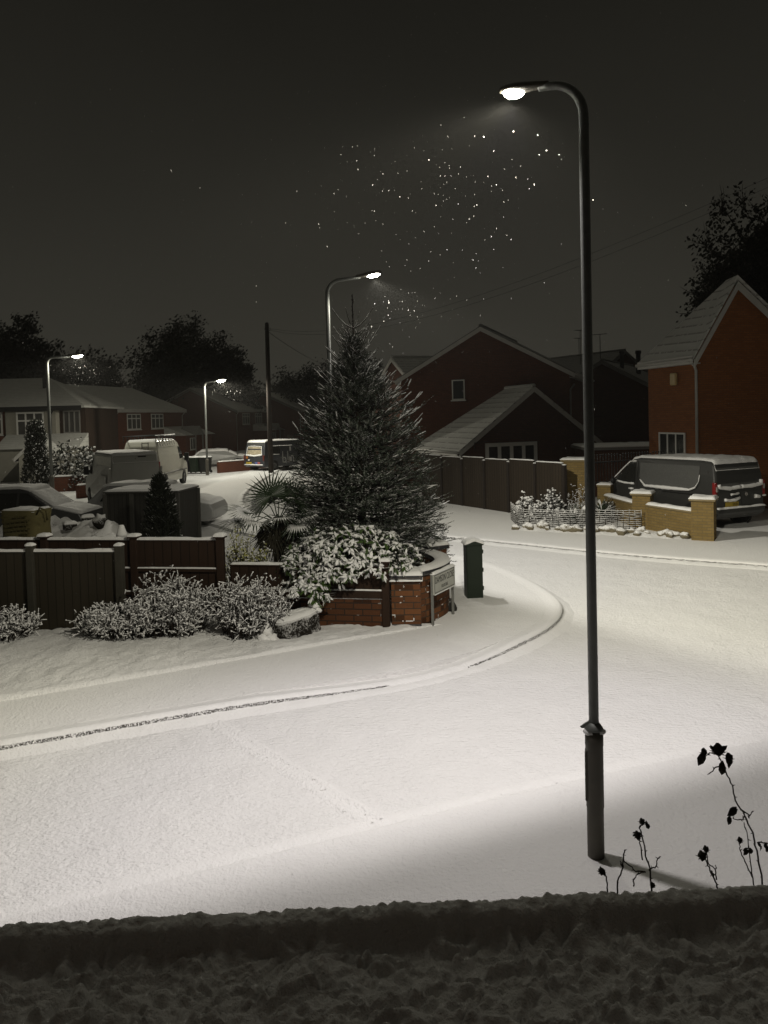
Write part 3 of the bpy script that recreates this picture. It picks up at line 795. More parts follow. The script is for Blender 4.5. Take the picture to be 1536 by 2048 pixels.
def spruce(label, base, H, prof):
    t = thing('spruce_tree', label, 'spruce tree', base)
    tr = MB(); pts = []; rad = []
    for k in range(13):
        f = k / 12; pts.append((.04 * math.sin(f * 5), .03 * math.cos(f * 4), H * f)); rad.append(.09 * (1 - f) ** 1.3 + .010)
    tr.tube(pts, rad, 8)
    for k in range(26):    # buds along the leader
        z = H - .62 * random.random() - .02; a = rnd(0, 6.28)
        tr.blob((.04 * math.sin(z / H * 5) + .018 * math.cos(a), .03 * math.cos(z / H * 4) + .018 * math.sin(a), z), .012, nu=5, nv=4)
    tr.build('trunk', TWIG, t)
    fo = MB(); br = MB(); sn = MB()
    def axis(z): f = z / H; return Vector((.04 * math.sin(f * 5), .03 * math.cos(f * 4), z))
    def R_(z):
        for (z0, r0), (z1, r1) in zip(prof, prof[1:]):
            if z0 <= z <= z1: return r0 + (r1 - r0) * (z - z0) / (z1 - z0)
        return 0
    z = .20
    while z < H - .62:
        k = z / H
        nb = int(17 * (1 - k) + 6)
        for i in range(nb):
            a = rnd(0, 6.283); zz = z + rnd(-.09, .09); Rm = R_(zz) * rnd(.70, 1.10) * (1 + .16 * noise.noise(Vector((math.cos(a) * 1.3, math.sin(a) * 1.3, zz * 1.3))))
            if Rm < .05: continue
            droop = -.10 if k < .35 else -.02 + .55 * (k - .35)
            p0 = axis(zz - .02); ca, sa = math.cos(a), math.sin(a)
            ns = 6; bp = []
            for s_ in range(ns + 1):
                f = s_ / ns
                bp.append(p0 + Vector((ca * Rm * f, sa * Rm * f, Rm * (droop * f + (.10 + .28 * k) * f * f))) + Vector((rnd(-.03, .03), rnd(-.03, .03), rnd(-.02, .02))) * f)
            br.tube(bp, [.013 * (1 - .7 * s_ / ns) + .003 for s_ in range(ns + 1)], 4, cap=False)
            for s_ in range(1 if Rm < .6 else 2, ns + 1):
                f = s_ / ns; c = bp[s_]; d = (bp[s_] - bp[s_ - 1]).normalized()
                sd = d.cross(Vector((0, 0, 1))).normalized()
                for side in ((-1, 1) if s_ < ns else (0,)):
                    for rep in range(2 if (side and Rm > .5) else 1):
                        l = rnd(.13, .25) * (1.1 - .3 * f) * (1.0 if side else 1.2) * (.75 if k > .75 else 1)
                        tip = c + (d * rnd(.4, .9) + sd * side * rnd(.5, 1.0) + Vector((0, 0, rnd(-.15, .45) + .2 * k))).normalized() * l
                        st = c - d * rnd(0, Rm / ns * .8)
                        outer = f > .6
                        fr = .55 if f > .85 else .28 if outer else .04
                        needles(fo, st, tip, int(l * (210 if outer else 130)), .027, 0, fr, .0065)
                        if outer and random.random() < .42:
                            q = [st.lerp(tip, g) + Vector((0, 0, .012)) for g in (.25, .6, .97)]
                            sn.tube(q, [.003, rnd(.006, .010), .004], 4, cap=False)
        z += .135 + .03 * (1 - k)
    for i in range(6500):     # inner shoots that close the crown
        z = H * (1 - math.sqrt(random.random())) * .86 + .1; a = rnd(0, 6.283); rr = R_(z) * math.sqrt(rnd(.08, .92))
        c = axis(z) + Vector((math.cos(a) * rr, math.sin(a) * rr, 0)); d = Vector((math.cos(a), math.sin(a), rnd(-.3, .9))) + rdir() * .6
        tip = c + d.normalized() * rnd(.12, .24); needles(fo, c, tip, 22, .030, 0, .0 if rr < .8 * R_(z) else .10, .0095)
        if i % 3 == 0: br.tube([axis(z).lerp(c, .5), c, tip], [.005, .004, .002], 3, cap=False)
    # bare upswept shoots near the top
    for zz, rr, n_ in ((H - .66, .36, 4), (H - .85, .30, 5), (H - 1.02, .40, 6), (H - 1.2, .5, 7), (H - 1.4, .55, 7), (H - 1.65, .62, 7), (H - 2.0, .75, 7), (H - 2.5, .95, 7), (H - 3.2, 1.25, 7)):
        for i in range(n_):
            a = 6.283 * i / n_ + rnd(-.4, .4); p0 = axis(zz); rr2 = rr * rnd(.8, 1.15)
            st = 0 if zz > H - 1.3 else .55
            bp = [p0 + Vector((math.cos(a) * rr2 * f, math.sin(a) * rr2 * f, rr2 * (.25 * f + .75 * f * f) * (1 if zz > H - 1.3 else .7))) for f in (st, st + (1 - st) * .35, st + (1 - st) * .7, 1.0)]
            br.tube(bp, [.010, .009, .007, .004], 5, cap=True)
            needles(fo, bp[1], bp[3], int(85 * (1 - st * .5)), .016, 0, .40, .004)
            needles(fo, bp[0], bp[1], 22, .012, 0, .4, .004)
            sn.tube([p + Vector((0, 0, .010)) for p in bp], [.003, .006, .006, .003], 4, cap=False)
            if zz < H - .8:
                for q in range(2):
                    c = bp[1].lerp(bp[3], rnd(.1, .6)); d = (bp[3] - bp[1]).normalized(); sd = d.cross(Vector((0, 0, 1))).normalized() * random.choice((-1, 1))
                    tip = c + (d + sd * .8).normalized() * rnd(.08, .18)
                    br.tube([c, tip], [.005, .003], 4, cap=False); needles(fo, c, tip, 20, .013, 0, .6, .004)
                    sn.tube([c + Vector((0, 0, .009)), tip + Vector((0, 0, .008))], [.004, .004], 4, cap=False)
    br.build('branches', TWIG, t, uv=False)
    fo.build('needles', [NEEDLE, FROST], t, uv=False)
    sn.build('snow', SNOW_BLOWN, t, uv=False)
    return t
SPB = Vector((-.50, 15.0, .1))
spruce('tall dark spruce tree with bare pointed top, dusted with snow, behind the corner bush', SPB, 5.78,
       [(0, 1.5), (.5, 1.75), (1.0, 1.68), (1.8, 1.52), (2.4, 1.36), (3.0, 1.24), (3.5, 1.00), (3.8, .74), (4.1, .48), (4.4, .28), (4.7, .13), (5.0, .04), (5.8, .02)])

def leaf(mb, p, d, n, l, w, mi=0, fold=.25, curl=.25, lift=0):
    """an 8 point leaf, folded along its rib, along d with upper side n"""
    s_ = d.cross(n).normalized(); n = s_.cross(d).normalized()
    st = [(0, .12), (.3, .9), (.62, .95), (1.0, .0)]
    vs = []; p = p + n * lift
    for f, ww in st:
        c = p + d * (l * f) - n * (curl * l * f * f)
        if ww == 0: vs.append(c)
        else: vs += [c - s_ * (w * ww / 2) + n * (fold * w * ww / 2), c, c + s_ * (w * ww / 2) + n * (fold * w * ww / 2)]
    mb.add(vs, [(0, 1, 4, 3), (1, 2, 5, 4), (3, 4, 7, 6), (4, 5, 8, 7), (6, 7, 9), (7, 8, 9)], mi, True)

# ------------------------------------------------------------------ broad leaved bush drooping over the low fence
t = thing('laurel_bush', 'broad leaved evergreen bush heaped with snow, drooping over the low brown fence', 'bush', (-.62, 12.75, .1))
st_ = MB(); lv = MB(); sv = MB()
o = Vector(t.location)
def snow_leaf(mb, p, d, n, l, w):
    leaf(mb, p + d * (l * .06), d, n, l * rnd(.82, .95), w * rnd(.85, 1.0), 0, .05, .25, lift=.006)
    leaf(mb, p + d * (l * .12), d, n, l * rnd(.6, .8), w * .7, 0, -.25, .25, lift=.014)
tips = []
for i in range(430):
    a = rnd(0, 6.283); el = math.asin(min(.999, rnd(-.12, 1.0))); rr = rnd(.78, 1.03) if random.random() < .85 else rnd(.5, .8)
    p = Vector((math.cos(a) * math.cos(el) * 1.22 * rr, math.sin(a) * math.cos(el) * .72 * rr, .92 + math.sin(el) * .66 * rr))
    if p.x < 0 and p.y < .1: p.z -= .12 * abs(p.x)
    tips.append((p, Vector((math.cos(a) * math.cos(el), math.sin(a) * math.cos(el), .35 + .8 * math.sin(el))).normalized()))
for i in range(34):   # the limb hanging over the fence
    f = random.random()
    p = Vector((-.52 + rnd(-.45, .55) * (1 - .35 * f), -.52 - .12 * f - rnd(0, .1), .98 - .46 * f + rnd(-.05, .05)))
    tips.append((p, Vector((rnd(-.5, .6), -.75, rnd(-.35, .25))).normalized()))
for p, d in tips:
    c0 = Vector((p.x * .25, p.y * .25 + .1, .35))
    st_.tube([c0, c0.lerp(p, .55) + Vector((0, 0, .08)), p], [.010, .007, .004], 4, cap=False)
    d = (d + rdir() * .55).normalized()
    x = d.orthogonal().normalized(); y = d.cross(x); nl = random.randint(4, 8); a0 = rnd(0, 6.28); sc_ = rnd(.75, 1.2)
    for k in range(nl):
        a = a0 + 6.283 * k / nl + rnd(-.5, .5); out = x * math.cos(a) + y * math.sin(a)
        ld = (out * rnd(.6, 1.1) + d * rnd(0, .8) + Vector((0, 0, rnd(-.95, -.15)))).normalized()
        n = (d + Vector((0, 0, .7)) + rdir() * .4 - ld * d.dot(ld)).normalized()
        l = rnd(.085, .150) * sc_; w = l * rnd(.30, .42); q = p + rdir() * .03
        leaf(lv, q, ld, n, l, w, 0, .25, rnd(.15, .45))
        if n.z > .1 and random.random() < (.84 if p.z > .8 else .55): snow_leaf(sv, q, ld, n, l, w)
    if d.z > .2 and random.random() < .75: sv.blob(p + Vector((rnd(-.03, .03), rnd(-.03, .03), .015)), (rnd(.025, .07), rnd(.025, .06), rnd(.012, .028)), rough=.7, nu=9, nv=6)
st_.build('stems', TWIG, t, uv=False); lv.build('leaves', LEAFG, t, uv=False); sv.build('snow', SNOW_BLOWN, t, uv=False)

# ------------------------------------------------------------------ yellow green shrub behind the post
def clump_shrub(name, label, c, rad, n, leafm, size, snowp, cat='shrub', group=None, lo_=.0, squash=1, snow_r=(.012, .026)):
    t = thing(name, label, cat, c, 0, group); st_ = MB(); lv = MB(); sv = MB()
    for i in range(n):
        a = rnd(0, 6.283); el = math.asin(rnd(lo_, 1.0)); rr = rnd(.62, 1.02)
        k = 1 + .28 * noise.noise(Vector((math.cos(a) * 1.5 + c[0] * 3, math.sin(a) * 1.5, el * 1.5)))
        p = Vector((math.cos(a) * math.cos(el) * rad[0], math.sin(a) * math.cos(el) * rad[1], math.sin(el) * rad[2])) * rr * k
        c0 = Vector((p.x * .3, p.y * .3, .02)); mid = c0.lerp(p, .6) + Vector((0, 0, .05))
        st_.tube([c0, mid, p], [.008, .005, .003], 3, cap=False)
        d = (p - c0).normalized()
        for j in range(7):
            q = p - d * rnd(0, .12) + rdir() * size * 1.1
            ld = (d * .6 + rdir()).normalized(); leaf(lv, q, ld, (Vector((0, 0, 1)) + rdir() * .6).normalized(), size * rnd(.8, 1.3), size * rnd(.5, .7))
        for j in range(int(snowp * 3 + random.random())):
            q = p + rdir() * size * .9; q.z += size * .3
            sv.blob(q, (rnd(*snow_r), rnd(*snow_r), rnd(*snow_r) * .8), rough=.5, nu=6, nv=4)
    st_.build('stems', TWIG, t, uv=False); lv.build('leaves', leafm, t, uv=False)
    if sv.v: sv.build('snow', SNOW_BLOWN, t, uv=False)['kind'] = 'stuff'
    return t
clump_shrub('variegated_shrub', 'yellow green variegated shrub behind the capped fence post, powdered with snow', (-2.55, 13.55, .35), (.60, .45, 1.20), 330, LEAFY, .05, .55)

# ------------------------------------------------------------------ twiggy snow laden shrubs in front of the fences
def twig_shrub(label, c, rad, n, lean=(0, 0), seed=1, group='twiggy shrubs along the fences', spread=.9):
    random.seed(seed)
    t = thing('snowy_shrub', label, 'shrub', c, 0, group); st_ = MB(); lv = MB(); sv = MB()
    for i in range(int(n * 1.35)):
        a = rnd(0, 6.283); r0 = math.sqrt(random.random())
        b = Vector((math.cos(a) * rad[0] * r0 * .8, math.sin(a) * rad[1] * r0 * .8, 0))
        hmax = rad[2] * (1 - .45 * (b.x / rad[0]) ** 2 - .3 * (b.y / rad[1]) ** 2) * (1 + .30 * noise.noise(Vector((b.x * 2.2, b.y * 2, seed))))
        hgt = hmax * (rnd(.25, 1) if random.random() < .6 else rnd(.75, 1.08))
        tip = b + Vector((math.cos(a) * spread * .25 * r0 + lean[0] * hgt + rnd(-.12, .12), math.sin(a) * spread * .22 * r0 + lean[1] * hgt + rnd(-.1, .1), hgt))
        mid = b.lerp(tip, .5) + Vector((rnd(-.04, .04), rnd(-.04, .04), .02))
        st_.tube([b, mid, tip], [.006, .004, .0025], 3, cap=False)
        for s_ in range(5):
            f = rnd(.3, 1.0); q = mid.lerp(tip, (f - .5) * 2) if f > .5 else b.lerp(mid, f * 2)
            d = (tip - b).normalized(); e = q + (d * .6 + rdir() * .9).normalized() * rnd(.06, .13)
            st_.tube([q, e], [.003, .002], 3, cap=False)
            sv.tube([q + Vector((0, 0, .006)), q.lerp(e, .5) + Vector((0, 0, .010)), e + Vector((0, 0, .005))], [.003, rnd(.005, .009), .005], 5)
            if random.random() < .75: sv.blob(e + Vector((0, 0, .008)), (rnd(.008, .020), rnd(.008, .020), rnd(.007, .014)), rough=.6, nu=6, nv=4)
            for j in range(1):
                leaf(lv, q.lerp(e, rnd(.2, 1)), (d * .4 + rdir()).normalized(), (Vector((0, 0, 1)) + rdir() * .5).normalized(), rnd(.03, .05), .018)
    st_.build('stems', TWIG, t, uv=False); lv.build('leaves', SHRUBG, t, uv=False); sv.build('snow', SNOW_BLOWN, t, uv=False)
    return t
twig_shrub('small snow laden shrub at the left edge, at the foot of the weathered fence', (-6.35, 12.10, .12), (.75, .40, .50), 150, seed=5)
twig_shrub('long low shrub thick with snow, left part of the row before the fences', (-4.25, 12.15, .12), (.62, .42, .52), 230, seed=6)
twig_shrub('tallest bulky snow laden shrub in the middle of the row before the fences', (-3.45, 12.20, .12), (.60, .45, .95), 290, seed=7)
twig_shrub('spiky snow laden shrub leaning right over the tree stump', (-2.20, 12.05, .12), (.52, .42, .92), 230, lean=(.22, -.05), seed=8)

# ------------------------------------------------------------------ fan palm
random.seed(31)
PB = Vector((-2.05, 14.55, .1))
t = thing('fan_palm', 'fan palm with spiky round leaves on a shaggy trunk, left of the spruce', 'palm', PB)
p = MB(); p.tube([(0, 0, 0), (.02, 0, .8), (0, 0, 1.55)], [.13, .12, .09], 12); p.build('trunk', TRUNK, t)
lf = MB(); pe = MB(); dl = MB(); sp_ = MB()
def fan(mb, c, d, n, r, cnt=26, span=4.4, mi=0, droop=.25, w=.040, snow=None):
    s_ = d.cross(n).normalized(); n = s_.cross(d).normalized()
    for k in range(cnt):
        a = (k / (cnt - 1) - .5) * span; q = (d * math.cos(a) + s_ * math.sin(a))
        l = r * (.80 + .20 * math.cos(a * .6)) * rnd(.92, 1.05); sd = n.cross(q)
        p1 = c + q * (l * .45); p2 = c + q * l - Vector((0, 0, droop * l * rnd(.3, 1.0)))
        vs = [c, p1 - sd * w / 2 + n * .004, p1 - n * .010, p1 + sd * w / 2 + n * .004, p2]
        mb.add(vs, [(0, 1, 2), (0, 2, 3), (1, 4, 2), (2, 4, 3)], mi)
        if snow is not None:
            vs2 = [v + n * .006 for v in (c.lerp(p1, .25), p1 - sd * w * .45, p1 + sd * w * .45, c.lerp(p2, .82))]
            snow.add(vs2, [(0, 1, 2), (1, 3, 2)], 0)
crown = Vector((0, 0, 1.55))
FANS = [((-.10, -.15, .42), (-.25, -.5, 1), .62, .05), ((.32, -.10, .34), (.30, -.5, 1), .55, .08), ((-.55, -.2, .10), (-.9, -.2, .5), .50, .25), ((-.72, -.1, -.06), (-1, 0, .1), .45, .4),
        ((.55, -.1, .02), (.95, -.2, .35), .5, .3), ((0, .3, .35), (0, .5, .8), .55, .2), ((-.30, .25, .25), (-.6, .4, .7), .5, .2), ((.35, .3, .2), (.6, .5, .5), .5, .3),
        ((.1, -.45, .02), (.1, -1, .2), .48, .5), ((-.35, -.42, -.02), (-.4, -.9, .1), .48, .55), ((.42, -.40, -.1), (.6, -.8, -.1), .45, .6)]
for c, d, r, dr in FANS:
    c = crown + Vector(c); d = Vector(d).normalized()
    pe.tube([crown - Vector((0, 0, .1)), crown.lerp(c, .5) + Vector((0, 0, .06)), c], [.012, .010, .008], 5)
    n = Vector((0, -.85, .75)) if abs(d.z) > .6 else Vector((0, -.25, 1))
    fan(lf, c, d, n, r, droop=dr, snow=sp_ if abs(d.z) < .75 else None)
for i in range(14):
    a = rnd(0, 6.28); c = Vector((math.cos(a) * .22, math.sin(a) * .22, rnd(1.15, 1.5)))
    fan(dl, c, Vector((math.cos(a) * .5, math.sin(a) * .5, -1)).normalized(), Vector((math.cos(a), math.sin(a), .3)), rnd(.4, .6), 16, 2.6, droop=.4)
pe.build('leaf_stalks', PALMG, t); lf.build('fan_leaves', PALMG, t, uv=False); dl.build('dead_leaves', PALMD, t, uv=False); sp_.build('snow', SNOW, t, uv=False)

# ------------------------------------------------------------------ upright conifers
def conifer(label, base, H, r, n, seed, frost=.15, group=None, tops=1, leafm=None, snowk=1.0):
    random.seed(seed)
    t = thing('conifer', label, 'conifer', base, 0, group); tr = MB(); tr.tube([(0, 0, 0), (0, 0, H * .9)], [r * .14, .01], 6); tr.build('trunk', TRUNK, t)
    lv = MB(); sv = MB()
    for i in range(n):
        f = random.random() ** .8; z = H * (.04 + .96 * f); a = rnd(0, 6.283)
        rm = r * (1.0 - f ** 1.7) ** .75 * (1 + .3 * noise.noise(Vector((math.cos(a) * 1.4, math.sin(a) * 1.4, z * 1.6 + seed)))) * (.5 + .5 * min(1, f * 6))
        off = Vector((0, 0, 0))
        if tops > 1 and f > .72: k_ = random.randrange(tops); off = Vector(((k_ - (tops - 1) / 2) * r * .45, 0, rnd(-.1, .25))); rm *= .5
        p = Vector((math.cos(a) * rm, math.sin(a) * rm, z)) * 1 + off; rr = rnd(.72, 1.0); p.x *= rr; p.y *= rr
        d = Vector((math.cos(a) * .5, math.sin(a) * .5, 1)).normalized(); l = rnd(.10, .20) * (H / 2.2) ** .5
        x = d.orthogonal().normalized(); y = d.cross(x)
        for j in range(6):
            q = p + rdir() * l * .3; dd = (d + rdir() * .7).normalized(); w = rdir().cross(dd).normalized() * l * .10
            lv.add([q - w, q + w, q + dd * l * .7 + w * .5, q + dd * l * .7 - w * .5], [(0, 1, 2, 3)], 0)
        if random.random() < frost and rr > .85:
            for j in range(2):
                q = p + rdir() * l * .25; dd = (d + rdir() * .8).normalized()
                sv.tube([q, q + dd * l * .5], [l * .05 * snowk, l * .07 * snowk], 4)
    lv.build('foliage', leafm or CONIF, t, uv=False)
    if sv.v: sv.build('snow', SNOW_BLOWN, t, uv=False)
    return t
conifer('small dark columnar conifer standing in front of the grey shed, behind the fence', (-5.05, 17.2, .1), 2.15, .42, 1500, 41, .06)
conifer('pale frosted conifer beside the lamp post at the far left', (-17.6, 38.9, 0), 3.5, .72, 1300, 42, .45, tops=3, snowk=1.4)
clump_shrub('dark_shrub', 'dark rounded shrub below the gabled porch at the far left', (-16.6, 41.5, 0), (1.9, 1.2, 2.6), 320, CONIF, .16, .25, snow_r=(.04, .09))
clump_shrub('garden_shrub', 'snow dusted shrub at the right foot of the dark columnar conifer', (-4.30, 16.4, .1), (.42, .35, .95), 130, CONIF, .06, .4)
clump_shrub('garden_shrub', 'low twiggy shrub behind the fence left of the yellow green shrub', (-3.25, 13.9, .1), (.35, .3, 1.15), 90, SHRUBG, .05, .4)

# ------------------------------------------------------------------ black trees against the sky
def sky_tree(label, base, H, rx, rz_, seed, n=240, leafs=60, ls=.22, cz=.62, bare=0, group='trees behind the houses', ry=None, lumps=None):
    random.seed(seed); t = thing('tree', label, 'tree', base, 0, group)
    ry = ry or rx; tr = MB(); lv = MB(); C_ = Vector((0, 0, H - rz_)); n = int(n * 1.5)
    tr.tube([(0, 0, 0), (.1, 0, H * .3), (0, .1, H * .62)], [H * .026, H * .02, H * .012], 7)
    for i in range(n):
        d = rdir(); k = 1 + .42 * noise.noise(d * 1.9 + Vector((seed * 3.1, 0, 0))) + .22 * noise.noise(d * 4.5 + Vector((0, seed, 0)))
        rr = rnd(.55, 1.0); p = C_ + Vector((d.x * rx, d.y * ry, d.z * rz_)) * (rr * k)
        if p.z < H * .10: p.z = H * .10 + rnd(0, .5)
        if i % 3 == 0:
            b = Vector((0, 0, H * rnd(.25, .6))); tr.tube([b, b.lerp(p, .5) + Vector((0, 0, .4)), p], [H * .008, H * .005, .02], 4, cap=False)
        for j in range(leafs):
            q = p + rdir() * rnd(.1, 1) * rx * .22; n_ = rdir(); x = n_.orthogonal().normalized(); y = n_.cross(x); s_ = ls * rnd(.5, 1.1)
            lv.add([q - x * s_, q - y * s_ * .5, q + x * s_, q + y * s_ * .5], [(0, 1, 2, 3)], 0)
        if bare and rr * k > .75:
            for j in range(bare):
                e = p + (d + rdir() * .7 + Vector((0, 0, .3))).normalized() * rnd(.5, 1.3) * rx * .2
                tr.tube([p, p.lerp(e, .5) + rdir() * .08, e], [.035, .02, .008], 3, cap=False)
    tr.build('trunk', TRUNK, t, uv=False); lv.build('crown', DARKLEAF, t, uv=False)
    return t
sky_tree('big dark tree at the left edge rising behind the nearest left house', (-46, 85, 0), 15.4, 6.5, 7.0, 51, 330)
sky_tree('dark tree with a knobbly top just right of the one at the left edge', (-38.5, 83, 0), 14.6, 4.2, 6.5, 52, 240)
sky_tree('lower scrubby tree behind the roof below the left lamp head', (-34.5, 90, 0), 11.5, 5.2, 4.5, 57, 210, 40, bare=3)
sky_tree('wide rounded dark tree rising behind the two middle houses', (-24.5, 95, 0), 15.8, 6.6, 7.5, 53, 380)
sky_tree('sloping right shoulder tree of the wide dark clump behind the middle houses', (-19.4, 96, 0), 12.3, 4.0, 5.5, 58, 200)
sky_tree('dark tree half hidden by the spruce, behind the distant roofs', (-9.5, 105, 0), 10.6, 7.0, 5.0, 54, 250)
sky_tree('small distant tree showing just left of the spruce top', (-3.2, 100, 0), 11.5, 4.0, 5.0, 59, 200)
sky_tree('tall ivy clad tree rising behind the steep red brick gable at the right edge', (25.5, 47, 0), 16.2, 5.4, 8.0, 55, 950, 60, .18, bare=3)

# ------------------------------------------------------------------ dead roses by the porch
random.seed(61)
ROSE = m_plain('rose_stem', (.075, .058, .042), (.04, .033, .026), 30, .8, .2)
ROSEL = m_plain('withered_rose', (.065, .060, .048), (.03, .028, .022), 30, .8, .2, .5, 90)
DR = 1.80
def P(x, y, Y=DR): return atY(x, y, Y)
def rose(label, stems, leaves=(), buds=(), cat='rose'):
    b = P(*stems[0][0]); t = thing('rose_stem', label, cat, (b.x, b.y, 0), 0, 'dead rose stems by the porch'); o = Vector((b.x, b.y, 0))
    mb = MB()
    for i, s_ in enumerate(stems):
        pts = [P(*q) - o for q in s_]
        if i == 0: pts = [Vector((pts[0].x * .0, .02, 0)), Vector((.01, .03, 1.0))] + pts
        r = .0019 if i == 0 else .0014
        q2 = []
        for a, b2 in zip(pts, pts[1:]):
            for k in range(4): q2.append(a.lerp(b2, k / 4) + rdir() * .0016)
        q2.append(pts[-1]); mb.tube(q2, [r * (1.25 - .55 * k / len(q2)) for k in range(len(q2))], 6)
        for k in range(2, len(q2), 3): mb.tube([q2[k], q2[k] + rdir() * .007], [.0016, .0003], 4)
    mb.build('stem', ROSE, t)
    for (x, y, r) in buds:
        m_ = MB(); c = P(x, y) - o; r *= .62; m_.blob(c, (r, r, r * 1.25), rough=.5, nu=10, nv=8)
        for k in range(5): leaf(m_, c - Vector((0, 0, r)), (Vector((math.cos(k * 1.26), math.sin(k * 1.26), .6))).normalized(), Vector((0, 0, 1)), r * 1.9, r * .7)
        m_.build('bud', ROSEL, t)
    for (x, y, dx, dy, l) in leaves:
        m_ = MB(); c = P(x, y) - o; e = P(x + dx, y + dy) - o; d = (e - c).normalized(); L = (e - c).length * l * .85
        leaf(m_, c, d, Vector((rnd(-.5, .5), -.6, .6)).normalized(), L, L * .5, 0, .35, .3); leaf(m_, c + Vector((0, .004, .003)), (d + rdir() * .25).normalized(), Vector((rnd(-.4, .4), -.5, .8)).normalized(), L * .8, L * .4, 0, -.3, .2)
        m_.build('withered_leaf', ROSEL, t)
    return t
rose('short dead rose stem with one closed bud, leftmost at the porch edge', [[(1217, 1790), (1214, 1760), (1208, 1740), (1203, 1738)]], buds=[(1203, 1742, .011)], leaves=[(1212, 1752, -14, -18, 1)])
rose('bare crooked rose twig with no bud, beside the lamp base shadow', [[(1236, 1790), (1236, 1762), (1246, 1735), (1248, 1710), (1251, 1699)], [(1246, 1735), (1240, 1722)]])
rose('dead rose with two drooping withered heads on slender stems', [[(1303, 1790), (1301, 1745), (1292, 1712), (1284, 1672), (1279, 1655), (1284, 1648), (1295, 1645)], [(1284, 1720), (1280, 1685), (1276, 1672)], [(1292, 1745), (1272, 1742), (1255, 1728), (1248, 1722)], [(1298, 1740), (1310, 1735), (1316, 1718), (1321, 1713)], [(1268, 1772), (1267, 1760), (1275, 1748), (1290, 1742)]],
     buds=[(1284, 1643, .010), (1275, 1670, .012), (1306, 1770, .008)], leaves=[(1293, 1645, 6, 16, 1.2), (1272, 1668, -6, 4, 1.4), (1280, 1676, -4, 8, 1)])
rose('dead rose with two round hips close together, near the right edge', [[(1437, 1785), (1431, 1762), (1418, 1735), (1411, 1718), (1412, 1703)], [(1432, 1760), (1432, 1740), (1418, 1728), (1412, 1700)]], buds=[(1404, 1711, .014), (1412, 1698, .010)], leaves=[(1424, 1745, 6, 14, 1.2), (1432, 1738, 1, -6, 1)])
rose('tallest dead rose with a cluster of withered leaves at its top, right edge', [[(1528, 1785), (1523, 1750), (1513, 1700), (1505, 1665), (1490, 1632), (1470, 1600), (1465, 1572), (1452, 1545), (1441, 1522), (1436, 1505)],
     [(1480, 1617), (1500, 1630), (1497, 1635), (1506, 1622)], [(1490, 1632), (1485, 1640), (1466, 1637)], [(1510, 1780), (1502, 1735), (1497, 1680), (1488, 1645)], [(1505, 1755), (1490, 1722), (1480, 1700), (1479, 1685)], [(1515, 1685), (1530, 1685), (1545, 1690)], [(1436, 1505), (1420, 1507), (1408, 1512)], [(1443, 1532), (1430, 1536), (1419, 1547)]],
     buds=[(1437, 1500, .019), (1408, 1504, .011), (1480, 1680, .009), (1458, 1515, .013)],
     leaves=[(1412, 1505, -16, 22, 1.4), (1430, 1505, -6, -12, 1.4), (1440, 1505, 12, -14, 1.3), (1455, 1510, 8, 24, 1.5), (1447, 1525, -4, 24, 1.4), (1475, 1618, -20, 14, 1.2), (1463, 1636, -8, 14, 1.2), (1500, 1695, 4, 16, 1.2), (1520, 1690, 4, 14, 1.2), (1532, 1690, 6, 18, 1.2), (1498, 1700, -12, 10, 1.2)])
# ================================================================== vehicles
random.seed(71)
def paint(name, c, rough=.35, dust=.35):
    return m_plain(name, c, tuple(x * .8 for x in c), 4, rough, .5, dust=dust, lo=.75, hi=1.25)
GREYP = paint('dark_grey_paint', (.036, .036, .034)); WHITEP = paint('white_van_paint', (.42, .42, .39)); CREAMP = paint('cream_van_paint', (.55, .54, .47))
NAVYP = paint('dark_van_paint', (.035, .038, .045)); CARP = paint('dark_car_paint', (.05, .05, .05), dust=.7); SILVP = paint('silver_car_paint', (.3, .3, .29), dust=.8)
FROSTW = m_plain('snow_dusted_panel', (.065, .065, .062), (.12, .12, .115), 26, .8, .2, detail=7)
CARGLASS = m_plain('dark_car_glass', (.010, .011, .011), (.022, .022, .020), 3, .15, .5)
FROSTG = m_plain('frosted_car_glass', (.060, .062, .06), (.035, .036, .036), 30, .6, .3)
REDL = m_plain('tail_light_red', (.26, .012, .012), (.16, .01, .01), 10, .25, .5)
CLEARL = m_plain('tail_light_clear', (.38, .36, .34), (.28, .26, .24), 10, .25, .5)
PLATE = m_plain('number_plate_yellow', (.42, .30, .035), (.34, .24, .03), 8, .5, .3)
ORANGE = m_plain('indicator_orange', (.38, .14, .03), None, 8, .4, .4)

